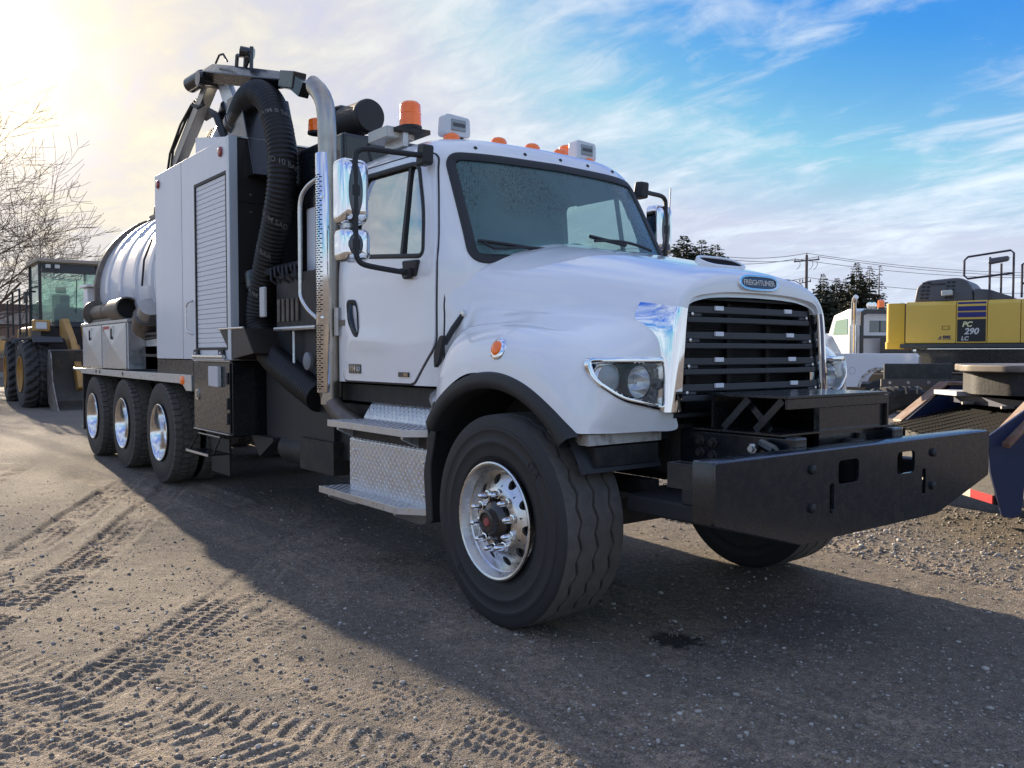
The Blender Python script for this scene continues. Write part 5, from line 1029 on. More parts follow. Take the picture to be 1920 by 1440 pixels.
stones('pebbles', 5000, mid_gen, .005, .016, 'larger pebbles strewn thinly over the dirt near the front wheel', 9)
def right_gen(rg, n): x = -3.5 + 6 * rg.random(n); return x, 1.7 + 2.6 * rg.random(n) ** 1.2 + 0 * x
stones('coarse_gravel', 9000, right_gen, .005, .020, 'coarser gravel lying between the big truck and the blue bed truck', 5)

fx, fy = math.cos(A_HEAD), math.sin(A_HEAD); rx, ry = fy, -fx
def put(px, depth, z=0.):
    r = (px - 960) / 1625 * depth; return (CAM.x + depth * fx + r * rx, CAM.y + depth * fy + r * ry, z)
# ================================================================ wheel loader
YEL = mat('dusty loader yellow', (.50, .27, .07), .5, col2=(.36, .20, .07), nscale=3, thr=(.4, .7), bump=.05, bscale=20); LDK = mat('loader dark', (.03, .03, .032), .55, noise_amt=.2); STL = mat('scuffed bucket steel', (.30, .28, .26), .42, metal=.7, col2=(.17, .13, .10), nscale=5, thr=(.42, .68)); LGL = glass('loader cab glass', (.78, .90, .87), fog=.14, fogcol=(.5, .62, .6))
LD = thing('wheel_loader', 'dusty yellow wheel loader with lowered bucket parked beyond the truck tail', 'loader', (-21.3, 1.25, 0))
def Q(mb, name, m, par, **k): return mb.build(name, m, par, **k)
def big_tyre(Rr, Wd, rim, n=22):
    N = n * 8; hw = Wd / 2; th = np.linspace(0, 2 * PI, N, endpoint=False); k = np.arange(N) / 8; ys = np.linspace(-1, 1, 13); rows = [(-.78 * hw, rim), (-.95 * hw, rim + .04), (-1.0 * hw, rim + .16), (-.98 * hw, Rr - .14)]
    G = [[(r * math.cos(t), y, r * math.sin(t)) for t in th] for y, r in rows]
    for y in ys:
        ph = (k + abs(y) * 1.1 + (.5 if y > 0 else 0)) % 1; lug = (ph < .58) & (abs(y) > .06); base = Rr - .055 - .05 * abs(y) ** 3; G.append([((base + (.055 if l else 0)) * math.cos(t), y * .93 * hw, (base + (.055 if l else 0)) * math.sin(t)) for t, l in zip(th, lug)])
    G += [[(r * math.cos(t), -y, r * math.sin(t)) for t in th] for y, r in reversed(rows)]
    return MB().grid(G, wrap=True)
BT = None
def loader_wheel(x, y, rz):
    global BT
    if BT is None:
        w = Q(MB().lathe([(.16, .15), (.15, .28), (.10, .34), (.04, .36), (.03, .44), (-.02, .46), (-.02, .43), (.05, .41), (.3, .41)], (0, -.32, 0), (0, 1, 0), 40), 'wheel', YEL, LD, smooth=35)
        Q(big_tyre(.88, .66, .44), 'tyre', mat('loader tyre', (.034, .034, .036), .75, col2=(.075, .068, .060), nscale=6, thr=(.4, .75)), w, smooth=25); Q(MB().lathe([(0, .14), (-.05, .13), (-.06, 0)], (0, -.16, 0), (0, 1, 0), 20), 'hub', YEL, w); BT = w
    else:
        w = dup(BT, LD)
        for ch in list(BT.children): dup(ch, w)
    w.location = (x, y, .88); w.rotation_euler = (0, x * 1.3, rz)
loader_wheel(0, -1.22, 0); loader_wheel(0, 1.1, PI); loader_wheel(-3.35, -1.1, R(-3)); loader_wheel(-3.35, 1.05, PI)
cx0, cx1, cy0, cy1, cz0, cz1 = -2.45, -1.0, -.90, .50, 2.15, 3.80
LC = Q(MB().prism(rounded([(cx0 - .1, cz1), (cx1 + .15, cz1 + .02), (cx1 + .12, cz1 + .12), (cx0 - .1, cz1 + .13)], .03), 'y', cy0 - .08, cy1 + .10), 'cab_roof', mat('tan roof', (.34, .27, .20), .5), LD, bevel=.02)
for x in (cx0, cx1):
    for y in (cy0, cy1): Q(MB().box(x - .035, x + .035, y - .035, y + .035, cz0, cz1), 'cab_pillar', LDK, LD)
Q(MB().box(cx1 - .02, cx1 + .0, cy0 + .05, cy1 - .05, cz0 + .1, 3.55), 'front_pane', LGL, LD); Q(MB().box(cx1 - .03, cx1 + .04, cy0 + .05, cy1 - .05, 3.55, cz1 - .001), 'header_panel', mat('loader grey header', (.05, .052, .06), .5), LD)
Q(MB().box(cx0 + .05, cx1 - .05, cy0, cy0 + .012, cz0 + .1, cz1 - .02), 'side_pane', LGL, LD); Q(MB().box(cx0, cx0 + .012, cy0 + .05, cy1 - .05, 2.55, 3.5), 'rear_pane', LGL, LD); Q(MB().box(cx0 + .05, cx1 - .05, cy1 - .012, cy1, cz0 + .3, cz1 - .1), 'side_pane', LGL, LD)
Q(MB().box(cx0, cx1, cy0, cy1, 1.5, cz0), 'cab_base', LDK, LD, bevel=.03)
for y in (-.72, -.50): Q(MB().box(cx1 + .08, cx1 + .15, y - .06, y + .06, 3.66, 3.76), 'cab_lamp', mat('lamp glass', (.6, .6, .55), .2), LD, bevel=.01)
st = Q(MB().box(-2.1, -1.6, -.45, .05, 2.2, 2.45), 'seat', INT2, LD, bevel=.05); Q(MB().box(-2.2, -2.05, -.42, .02, 2.45, 3.05), 'backrest', INT2, st, bevel=.05); Q(MB().box(-2.18, -2.06, -.33, -.07, 3.08, 3.25), 'headrest', INT2, st, bevel=.03)
Q(MB().prism(rounded([(-.95, 2.1), (-1.25, 2.1), (-1.35, 2.62), (-1.2, 2.66)], .04), 'y', -.55, .40), 'dashboard', LDK, LD); Q(MB().cyl((-.93, -.05, 2.5), (-.93, -.02, 3.38), .012, 6), 'wiper', LDK, LD)
Q(MB().box(-1.75, -1.45, cy0 - .28, cy0 - .22, 2.75, 3.05), 'mirror', LDK, LD); Q(MB().tube([(-1.3, cy0, 3.2), (-1.45, cy0 - .22, 3.1), (-1.5, cy0 - .24, 2.75)], .018, 6), 'mirror_arm', LDK, LD)
Q(MB().box(-4.6, -2.5, -.95, .95, 1.0, 2.15), 'engine_hood', YEL, LD, bevel=.12); Q(MB().box(-4.9, -2.4, -1.0, 1.0, .75, 1.1), 'rear_frame', LDK, LD); Q(MB().box(-2.3, .8, -.5, .5, .7, 1.5), 'front_frame', YEL, LD, bevel=.05)
for k in range(4): Q(MB().box(-4.1 + .32 * k, -3.92 + .32 * k, -.962, -.952, 1.35, 2.0), 'hood_grille', LDK, LD)
for sx in (0, -3.35): Q(MB().prism([(-.95 + sx, 1.82), (.75 + sx, 1.82), (.95 + sx, 1.68), (.90 + sx, 1.64), (.7 + sx, 1.77), (-.95 + sx, 1.77)], 'y', -1.38, -.72), 'mudguard', LDK, LD)
Q(MB().box(-.98, -.72, -1.12, -.72, 1.98, 2.28), 'head_lamp_box', YEL, LD, bevel=.03); Q(MB().box(-.725, -.71, -1.06, -.80, 2.04, 2.22), 'head_lamp', mat('lamp glass2', (.65, .68, .7), .15), LD, bevel=.02)
def tubes(par, name, m, r, *paths):
    for p in paths: Q(MB().tube(p, r, 6), name, m, par)
tubes(LD, 'handrail', LDK, .025, [(-1.7, -1.28, 1.9), (-1.7, -1.28, 3.05), (-1.75, -1.28, 3.12), (-2.75, -1.28, 3.12), (-2.85, -1.28, 3.05), (-2.85, -1.28, 1.9)], [(-2.85, -1.28, 2.9), (-3.8, -1.28, 2.9), (-3.8, -1.28, 1.85)], [(-1.2, -1.2, 1.85), (-1.15, -1.2, 2.9), (-1.3, -1.1, 3.05), (-1.35, -.95, 3.05)], [(-1.0, -1.3, 1.75), (-1.0, -1.45, 1.75), (-1.0, -1.45, 1.2)], [(-1.25, -1.3, 1.75), (-1.25, -1.45, 1.75), (-1.25, -1.45, 1.2)])
for y in (-.42, .42):
    Q(MB().prism(rounded([(-.75, 2.30), (-.35, 2.32), (.55, 1.75), (1.25, .95), (1.45, .55), (1.2, .45), (.75, 1.05), (-.05, 1.75), (-.75, 1.85)], .08), 'y', y - .08, y + .08), 'lift_arm', YEL, LD, bevel=.02)
    Q(MB().cyl((-.8, y * .8, 1.3), (.5, y * .8, 1.55), .09, 12), 'lift_ram', YEL, LD)
Q(MB().prism(rounded([(-.2, 2.15), (.2, 2.18), (.75, 1.55), (.95, 1.05), (.72, 1.0), (.45, 1.5), (-.1, 1.85)], .06), 'y', -.10, .10), 'tilt_lever', YEL, LD, bevel=.02)
bk = [(1.35, 1.50), (1.15, 1.05), (1.10, .55), (1.25, .18), (1.6, .04), (2.45, .02)]; bki = [(2.45, .05), (1.62, .08), (1.30, .22), (1.16, .57), (1.21, 1.04), (1.40, 1.47)]
bk = [(x - .25, z) for x, z in bk]; bki = [(x - .25, z) for x, z in bki]
BK = Q(MB().prism(bk + bki, 'y', -1.06, 1.5), 'bucket', mat('dark bucket inner', (.07, .065, .06), .55, metal=.3, col2=(.16, .11, .07), nscale=2.5, thr=(.5, .75)), LD)
for y in (-1.09, 1.51): Q(MB().prism(rounded([(1.10, 1.50), (1.37, 1.40), (1.53, .72), (1.90, .30), (2.20, .02), (1.35, .04), (1.0, .18), (.85, .55), (.90, 1.05)], .03), 'y', y, y + .025), 'bucket_side', STL, BK)
Q(MB().box(2.05, 2.25, -1.07, 1.51, .0, .045), 'cutting_edge', STL, BK)

# ================================================================ excavator
EY = mat('excavator yellow', (.74, .48, .075), .42, coat=.25, coat_rough=.2, noise_amt=.06, nscale=1.5); EBL = mat('stripe blue', (.012, .018, .16), .4); EGR = mat('charcoal hood', (.10, .10, .112), .5, noise_amt=.1)
EX = thing('excavator', 'yellow excavator with blue stripes and PC 290 LC lettering behind the white pickup', 'excavator', (CAM.x + (-6.945 - CAM.x) * 1.1, CAM.y + (15.26 - CAM.y) * 1.1, -.143), R(16)); EX.scale = (1.1, 1.1, 1.1)
Q(MB().prism(rounded([(-.03, .0), (.36, -.0), (.36, 2.6), (.0, 2.6), (-.25, 1.3)], [.12, .01, .01, .12, .5], 6), 'z', 1.60, 2.55), 'counterweight', mat('counterweight yellow', (.66, .40, .02), .4, coat=.3, coat_rough=.15), EX, bevel=.05)
Q(MB().prism(rounded([(-.05, -.01), (.37, -.01), (.37, 2.6), (.0, 2.6), (-.27, 1.3)], [.12, .01, .01, .12, .5], 6), 'z', 1.50, 1.66), 'counterweight_skirt', mat('counterweight yellow', (.66, .40, .02)), EX, bevel=.03)
for x0, x1 in ((.385, 1.42), (1.43, 2.03), (2.04, 2.66), (2.67, 3.6)): Q(MB().prism([(0, 1.63), (.5, 1.63), (.5, 2.57), (.08, 2.57), (0, 2.49)], 'x', x0, x1), 'body_panel', EY, EX, bevel=.012)
Q(MB().box(.3, 3.7, .05, 2.55, 1.62, 2.54), 'house_core', EGR, EX); Q(MB().box(.28, 4.2, -.06, 2.6, 1.52, 1.615), 'house_frame', mat('steel grey frame', (.06, .065, .07), .4, metal=.4), EX, bevel=.02); Q(MB().box(.6, 3.8, .1, 2.4, 1.05, 1.5), 'turntable', BLACK, EX)
for z0, z1 in ((2.49, 2.535), (2.34, 2.44), (2.20, 2.31)): Q(MB().box(1.455, 2.01, -.012 if z0 < 2.48 else .0, .03, z0, z1), 'blue_stripe', EBL, EX)
Q(MB().box(1.45, 2.01, -.010, -.001, 1.665, 2.155), 'decal_plate', mat('decal dark', (.012, .016, .018), .35), EX)
Me2 = lambda x, z: basis((x, -.013, z), (1, 0, 0), (0, 0, 1))
put_text('decal_letters', 'PC', .155, Me2(1.64, 2.04), mat('decal cream', (.72, .70, .40), .5), EX, shear=.25, bold=.006); put_text('decal_number', '290', .185, Me2(1.73, 1.885), WTXT, EX, shear=.2, bold=.006); put_text('decal_letters', 'LC', .12, Me2(1.60, 1.73), WTXT, EX, shear=.2, bold=.004)
put_text('dealer_lettering', 'SMS', .085, Me2(1.24, 1.765), mat('dealer navy', (.06, .055, .10), .5), EX, bold=.005, spacing=1.1); Q(MB().prism([(1.06, 1.73), (1.13, 1.73), (1.13, 1.80)], 'y', -.006, .0), 'dealer_mark', mat('dealer navy', (.06, .055, .10)), EX); Q(MB().box(1.06, 1.36, -.005, .0, 1.71, 1.718), 'dealer_line', mat('dealer navy', (.06, .055, .10)), EX)
Q(MB().frame([(1.14, 1.93), (1.30, 1.93), (1.30, 2.02), (1.14, 2.02)], [(1.16, 1.945), (1.28, 1.945), (1.28, 2.005), (1.16, 2.005)], 'y', -.008, .0), 'panel_handle', mat('dark yellow', (.30, .20, .03), .5), EX)
hp_ = rounded([(.50, 2.56), (.56, 2.92), (.74, 3.06), (1.38, 3.10), (1.55, 3.06), (1.70, 2.86), (1.74, 2.56)], .08, 5)
EH = Q(MB().prism(hp_, 'y', .25, 1.9), 'engine_hood', EGR, EX, bevel=.05)
for i in range(5):
    for j in range(2):
        for xx in (.64, 1.15): Q(MB().box(xx + .10 * j + .01 * i, xx + .10 * j + .07 + .01 * i, .235, .26, 2.64 + .085 * i, 2.68 + .085 * i), 'vent_slot', BLACKM, EH)
for i in range(6): Q(MB().box(.86 + .05 * i, .90 + .05 * i, .235, .26, 2.95, 2.98), 'vent_slot', BLACKM, EH)
Q(MB().prism(rounded([(1.74, 2.56), (1.74, 2.84), (2.05, 2.80), (2.5, 2.62), (2.5, 2.56)], .04), 'y', .2, 1.4), 'tool_deck', EGR, EX, bevel=.02)
cm = Q(MB().box(1.30, 1.52, .02, .16, 2.60, 2.72), 'rear_camera', mat('camera white', (.55, .56, .52), .4), EX, bevel=.02); cm.rotation_euler = (0, R(-4), 0)
tubes(EX, 'handrail', mat('rail purple grey', (.05, .04, .055), .45), .025, [(2.05, .12, 2.58), (2.05, .12, 3.50)], [(2.50, .12, 2.58), (2.50, .12, 3.56), (2.44, .12, 3.62), (1.62, .12, 3.53), (1.55, .12, 3.46), (1.55, .12, 3.12), (1.62, .12, 3.05), (2.50, .12, 3.13)], [(2.20, .7, 2.6), (2.20, .7, 3.4)], [(2.66, .12, 2.6), (2.66, .12, 3.3), (2.75, .12, 3.36), (3.3, .12, 3.4)], [(2.72, .2, 2.6), (2.72, .2, 3.33)], [(2.66, .15, 2.9), (3.3, .15, 2.95)])
Q(MB().prism(rounded([(2.02, 3.34), (2.40, 3.40), (2.42, 3.50), (2.04, 3.46)], .05), 'y', .0, .25), 'mirror', mat('mirror back grey', (.10, .10, .12), .4), EX, bevel=.04)
for y in (.0, 2.1):
    Q(MB().prism(rounded([(-1.2, .45), (-.9, .05), (3.6, .05), (3.9, .45), (3.6, .92), (-.9, .92)], .3, 8), 'y', y, y + .6), 'track', mat('track steel', (.045, .04, .036), .7, bump=.3, bscale=12), EX)

# ================================================================ white pickup in between
PW = mat('pickup white', (.74, .76, .79), .28, coat=.8, noise_amt=.02)
PK = thing('pickup_truck', 'white pickup with rusty wheel arch between the big truck and the excavator', 'pickup', put(1722, 19.5), R(205)); PK.scale = (.86, .93, 1.0)
# local x forward, local y = +left; the seen side is y = 0 (left), body extends to y = -1.95
arc = [(.95 - .47 * math.cos(t), .55 + .47 * math.sin(t)) for t in np.linspace(.05, PI - .05, 14)]
bed = [(.0, .62), (.45, .62)] + [p for p in arc if p[1] > .6] + [(1.45, .62), (2.05, .62), (2.05, 1.40), (.10, 1.40), (.0, 1.28)]
PB = Q(MB().prism(bed, 'y', -.05, 0), 'bed_side', PW, PK, bevel=.012); Q(MB().prism(bed, 'y', -1.95, -1.9), 'bed_side', PW, PK, bevel=.012); Q(MB().box(.0, .05, -1.9, -.05, .62, 1.33), 'tailgate', PW, PK, bevel=.01); Q(MB().box(.05, 2.05, -1.9, -.05, .62, .70), 'bed_floor', BLACKM, PK)
Q(MB().grid([[(x * 1.0, y, z) for y in (.004, .012, .004)] for x, z in []] or [[(.95 - r * math.cos(t), .006 if 0 < k < 2 else .001, .55 + r * math.sin(t)) for k, r in enumerate((.46, .49, .535))] for t in np.linspace(.1, PI - .1, 24)]), 'wheel_arch', mat('rusty arch', (.60, .58, .54), .6, col2=(.16, .085, .04), nscale=9, thr=(.42, .58)), PB)
Q(MB().frame([(1.62 + .085 * math.cos(t), 1.0 + .085 * math.sin(t)) for t in np.linspace(0, 2 * PI, 24, endpoint=False)], [(1.62 + .08 * math.cos(t), 1.0 + .08 * math.sin(t)) for t in np.linspace(0, 2 * PI, 24, endpoint=False)], 'y', .0, .0015), 'fuel_flap', BLACKM, PB)
cabp = [(2.1, .55), (4.05, .55), (4.05, 1.22), (3.75, 1.30), (3.15, 1.86), (2.95, 1.92), (2.55, 1.92), (2.38, 1.84), (2.12, 1.40)]
Q(MB().prism(rounded(cabp, .07, 4), 'y', -1.9, -.05), 'cab', PW, PK, bevel=.06); Q(MB().prism(rounded([(2.36, 1.40), (2.52, 1.78), (2.95, 1.80), (3.0, 1.40)], .05), 'y', -.06, -.035), 'side_window', mat('dark pickup glass', (.01, .014, .018), .06, coat=1), PK); Q(MB().prism(rounded([(3.06, 1.40), (3.03, 1.80), (3.14, 1.78), (3.60, 1.36)], .05), 'y', -.06, -.035), 'side_window', mat('dark pickup glass', (.01, .014, .018)), PK)
Q(MB().prism(rounded([(4.05, .55), (5.4, .55), (5.45, 1.0), (5.2, 1.12), (4.05, 1.22)], .08), 'y', -1.88, -.06), 'bonnet', PW, PK, bevel=.06)
for x in (.95, 4.75):
    for y in (-.16, -1.79):
        w = Q(MB().lathe([(-.13, .22), (-.13, .36), (-.10, .395), (.10, .395), (.13, .36), (.13, .22)], (x, y, .395), (0, 1, 0), 28), 'wheel', RUB, PK); Q(MB().lathe([(-.11, .22), (-.12, .05), (.12, .05), (.11, .22)], (x, y, .395), (0, 1, 0), 24), 'rim', ALU2, w)

# ================================================================ white highway tractor far behind
TR = thing('tractor_unit', 'white highway tractor with tall chrome stack and orange beacon in the distance', 'truck', (-12.3, 24.6, 0), R(150))
Q(MB().prism(rounded([(0, 1.1), (1.75, 1.1), (1.72, 2.1), (1.35, 2.75), (.3, 2.95), (0, 2.9)], .08), 'y', -1.05, 1.05), 'cab', PW, TR, bevel=.08)
Q(MB().box(-.012, .01, -.32, .45, 2.12, 2.52), 'rear_window', mat('far window', (.10, .14, .14), .08, coat=1), TR, bevel=.01); Q(MB().box(-.02, .0, .05, .09, 2.12, 2.52), 'window_bar', BLACKM, TR)
Q(MB().prism(rounded([(.35, 2.05), (.35, 2.60), (1.15, 2.55), (1.35, 2.05)], .04), 'y', 1.04, 1.065), 'side_window', mat('far side window', (.22, .36, .30), .1, coat=1), TR)
Q(MB().frame([(-.95, .9), (.95, .9), (.95, 2.80), (.80, 2.9), (-.80, 2.9), (-.95, 2.80)], [(-.86, .9), (.86, .9), (.86, 2.68), (.75, 2.74), (-.75, 2.74), (-.86, 2.68)], 'x', -.35, -.25), 'headache_rack', BLACK, TR); Q(MB().box(-.34, -.26, -.86, .86, 1.9, 2.0), 'rack_bar', BLACK, TR); Q(MB().box(-.33, -.27, -.86, .2, 1.0, 1.9), 'rack_panel', BLACK, TR)
tube = MB().tube([(-.15, 1.12, .8), (-.15, 1.12, 2.35), (-.15, 1.12, 2.36)], .13, 16); Q(tube, 'stack_shield', CHROME2, TR); Q(MB().tube([(-.15, 1.12, 2.3), (-.15, 1.12, 3.1), (-.2, 1.12, 3.25), (-.3, 1.12, 3.32)], .085, 14), 'exhaust_stack', CHROME2, TR)
bc = Q(MB().lathe([(0, .13), (.04, .13)], (.3, -.15, 2.95), (0, 0, 1), 16), 'beacon', BLACKM, TR); Q(MB().lathe([(0, .12), (.24, .11), (.28, 0)], (.3, -.15, 2.99), (0, 0, 1), 16), 'beacon_dome', AMBER, bc)
for y in (.45, .3, -.75): Q(MB().lathe([(0, .03), (.05, .10), (.12, .11), (.13, .0)], (.1, y, 3.05), (-1, 0, 0), 14), 'work_lamp', CHROME, TR)
Q(MB().ell((1.55, .6, 2.78), (.1, .08, .07), 12, 8), 'roof_marker', AMBER, TR); Q(MB().box(-4.5, 0, -.5, .5, .75, 1.05), 'frame', DARK, TR); Q(MB().prism(rounded([(1.75, 1.0), (3.5, 1.0), (3.5, 1.7), (1.75, 2.0)], .1), 'y', -.9, .9), 'hood', PW, TR, bevel=.05)
for x in (2.6, -2.4, -3.7):
    for y in (-1.05, 1.05): Q(MB().lathe([(-.15, .28), (-.15, .48), (-.12, .52), (.12, .52), (.15, .48), (.15, .28)], (x, y, .52), (0, 1, 0), 24), 'wheel', RUB, TR)

# ================================================================ blue bed truck tail beside the bumper
NB = mat('worn navy paint', (.004, .014, .060), .45, coat=.0, col2=(.05, .035, .03), nscale=9, thr=(.62, .72)); RST = mat('rusty worn rail', (.27, .20, .155), .6, metal=.2, col2=(.20, .10, .06), nscale=7, thr=(.45, .62)); WRN = mat('worn plate steel', (.20, .175, .145), .5, metal=.35, col2=(.09, .075, .06), nscale=4, thr=(.42, .6))
fx, fy = math.cos(A_HEAD), math.sin(A_HEAD); rx, ry = fy, -fx
BTK = thing('bed_truck', 'navy bed truck tail with rusty sloping rails, mesh ramp and greasy fifth wheel plate', 'truck', (CAM.x + 6.0 * fx + 3.3 * rx, CAM.y + 6.0 * fy + 3.3 * ry, 0), A_HEAD - PI / 2 - R(0))
# local x = to the right in view (towards its cab), local y = away from the camera
def rail(y0, y1, x0, x1, z0, z1, xe, hz):
    r = Q(MB().add([(x0, y0, z0), (x1, y0, z1), (x1, y1, z1), (x0, y1, z0), (x0, y0, z0 - .03), (x1, y0, z1 - .03), (x1, y1, z1 - .03), (x0, y1, z0 - .03)], [(0, 1, 2, 3), (7, 6, 5, 4), (0, 4, 5, 1), (1, 5, 6, 2), (2, 6, 7, 3), (3, 7, 4, 0)]), 'ramp_rail', RST, BTK, bevel=.008)
    Q(MB().add([(x1, y0, z1 - .001), (xe, y0, z1 - .001), (xe, y1, z1 - .001), (x1, y1, z1 - .001), (x1, y0, z1 - .03), (xe, y0, z1 - .03), (xe, y1, z1 - .03), (x1, y1, z1 - .03)], [(0, 1, 2, 3), (7, 6, 5, 4), (0, 4, 5, 1), (1, 5, 6, 2), (2, 6, 7, 3), (3, 7, 4, 0)]), 'rail_top', RST, BTK)
    return r
rail(-.10, .20, .10, .46, .80, 1.18, 3.2, .3); rail(2.0, 2.18, .30, .73, .80, 1.155, 3.2, .3)
Q(MB().prism(rounded([(.0, .84), (.03, .60), (.12, .28), (.20, .27), (.25, .30), (.27, .52), (.9, .52), (3.0, .62), (3.0, 1.14), (.44, 1.155)], .02), 'y', .0, .03), 'side_plate', NB, BTK, bevel=.006)
Q(MB().prism([(.05, .74), (.36, .74), (.80, 1.12), (2.5, 1.12), (2.5, .62), (.05, .6)], 'y', 2.15, 2.18), 'side_plate', NB, BTK); Q(MB().prism([(.32, .76), (.76, 1.12), (2.5, 1.12), (2.5, .62), (.30, .6)], 'y', 2.0, 2.02), 'side_plate', NB, BTK)
g0 = None
GRD = Q(MB().add([(.02, .17, .74), (1.1, .17, .98), (1.1, 2.0, .98), (.25, 2.0, .76)], [(0, 1, 2, 3)]), 'mesh_ramp', mat('dark under mesh', (.008, .008, .009), .7), BTK)
for k in range(34):
    t = k / 33; x0, z0 = .04 + 1.04 * t, .755 + .235 * t
    Q(MB().bar((x0, .175, z0), (x0 + .20 * (1 - t) , 1.995, z0 + .01), .012, .018), 'mesh_bar', mat('mesh bar steel', (.014, .014, .014), .9, spec=.1), GRD)
for k in range(12):
    y = .25 + k * .15; Q(MB().bar((.05, y, .753), (1.08, y, .988), .006, .006), 'mesh_cross_wire', mat('mesh bar steel', (.05, .048, .045)), GRD)
# fifth wheel
fo = rounded([(.36, 1.05), (.52, .62), (1.3, .45), (1.65, .95), (1.22, 1.05), (1.10, 1.20), (1.22, 1.36), (1.65, 1.45), (1.5, 1.95), (.65, 1.75)], .10, 5)
FWP = Q(MB().prism(fo, 'z', 1.27, 1.33), 'fifth_wheel_plate', WRN, BTK, bevel=.012); Q(MB().prism([(p[0] * .9 + .12, p[1] * .92 + .1) for p in fo], 'z', 1.09, 1.268), 'fifth_wheel_body', DARK, BTK)
Q(MB().box(.7, 2.4, .4, 1.9, .98, 1.05), 'fifth_wheel_base', NB, BTK); Q(MB().box(.55, 1.0, 1.5, 1.9, 1.052, 1.09), 'base_plate', WTXT, BTK); Q(MB().bar((1.0, .62, 1.08), (1.35, .58, 1.06), .03, .05), 'release_handle', WTXT, BTK)
for y in (.45, .9, 1.5): Q(MB().tube([(.6, y, .99), (2.2, y - .03, .995)], .014, 6), 'air_line', mat('pale hose', (.45, .42, .38), .5), BTK)
Q(MB().box(.25, 3.0, .35, 1.8, .45, .74), 'frame', DARK, BTK)
Q(MB().box(.08, .12, .04, 2.1, .36, .62), 'tail_board', DARK, BTK)
for k, m in enumerate((REDP, WTXT, REDP, WTXT, REDP, WTXT, REDP)): Q(MB().box(.07, .08, .05 + .29 * k, .335 + .29 * k, .365, .425), 'reflective_tape', m if m is REDP else mat('white tape', (.55, .52, .46), .4), BTK)
FLP = Q(MB().box(.32, .98, 2.42, 2.45, 1.145, 1.32), 'mud_flap', mat('dusty rubber flap', (.035, .040, .036), .75, col2=(.07, .07, .062), nscale=20, thr=(.45, .7)), BTK, bevel=.01); Q(MB().box(.28, 1.0, 2.40, 2.418, 1.10, 1.17), 'flap_bar', mat('flap bar', (.10, .09, .08), .6), BTK)
for x in (.36, .54, .74, .92): Q(MB().lathe([(0, .018), (.01, .014)], (x, 2.40, 1.135), (0, -1, 0), 8), 'flap_bolt', ALU2, FLP)
bt = Q(big_tyre(.54, .50, .29, 26), 'wheel', mat('muddy tyre', (.03, .031, .033), .75, col2=(.07, .068, .065), nscale=8, thr=(.4, .7)), BTK, smooth=25); bt.location = (.72, 3.0, .56)
for y in (-.35,): bt2 = dup(bt, BTK, (2.8, .45, .54))
Q(MB().box(2.0, 4.8, .2, 2.0, .7, 1.4), 'bed', NB, BTK, bevel=.02); Q(MB().box(4.4, 6.2, .1, 2.2, .9, 2.6), 'cab', NB, BTK, bevel=.1)

# ================================================================ building, trees, pole
BRK = mat('far brick', (.20, .115, .085), .9, col2=(.25, .17, .13), nscale=5, thr=(.3, .7))
BD = thing('brick_building', 'low brown brick building with pale speckled band behind the wheel loader', 'building', (-50, -2.5, 0), R(6))
Q(MB().box(-9, 0, -14, 9, 0, 2.9), 'wall', BRK, BD); Q(MB().box(-9.1, .12, -14.1, 9.1, 2.95, 3.70), 'fascia', mat('pale fascia', (.42, .38, .34), .8, col2=(.25, .2, .17), nscale=4, thr=(.4, .65)), BD); Q(MB().box(-9.2, .2, -14.2, 9.2, 3.72, 4.05), 'roof', mat('roof brown', (.12, .085, .075), .8), BD)
for y in (-6, -1.5, 5): wn = Q(MB().box(.0, .03, y - .8, y + .8, 1.2, 2.3), 'window', mat('far window', (.10, .14, .14)), BD); Q(MB().box(.0, .06, y - .9, y + .9, 1.12, 1.2), 'sill', mat('pale fascia', (.42, .38, .34)), wn)
Q(MB().box(.1, .3, -14, 9, 0, .35), 'plinth', mat('concrete', (.3, .3, .29), .9), BD)

NEED = [mat('spruce needles', (.020, .032, .016), .8, col2=(.045, .050, .022), nscale=1.2, thr=(.4, .65)), mat('brown spruce needles', (.045, .038, .018), .85, col2=(.028, .034, .015), nscale=.8, thr=(.4, .6))]; BARK = mat('bark', (.06, .048, .040), .9)
def spruce_mesh(h, r, seed, dens=1., bare=0.):
    rg = random.Random(seed); mb = MB(); lv = int(62 * dens)
    for i in range(lv):
        t = (i + rg.random() * .7) / lv; zc = h * (.08 + .915 * t); br = r * (1 - t) ** .8 * rg.uniform(.7, 1.15) + .08
        nb = max(4, int(10 * (1 - t) + 4)); a0 = rg.random() * 6.3
        for k in range(nb):
            if rg.random() < bare: continue
            z = zc + rg.uniform(-.18, .18) * (1 - t)
            a = a0 + 2 * PI * k / nb + rg.uniform(-.25, .25); L = br * rg.uniform(.65, 1.1); dr = rg.uniform(.12, .34); n = max(3, int(L / .16)); ca, sa = math.cos(a), math.sin(a)
            for q in range(n):
                f = (q + .7) / n; x = L * f; zz = z - dr * L * f + .16 * L * f * f; w = .36 * (1 - .5 * f) * min(1, L) + .10
                for s in (-1, 1):
                    b2 = a + s * rg.uniform(.5, 1.1); ln = w * rg.uniform(.8, 1.5); p = Vector((x * ca, x * sa, zz)); d = Vector((math.cos(b2), math.sin(b2), rg.uniform(-.45, .12))) * ln; sd = Vector((-d.y * .5, d.x * .5, ln * rg.uniform(-1.1, 1.1))) * .42
                    mb.add([p - sd * .35, p + d * .55 - sd * .55, p + d, p + d * .5 + sd * .5], [(0, 1, 2, 3)])
    return mb.mesh('crown')
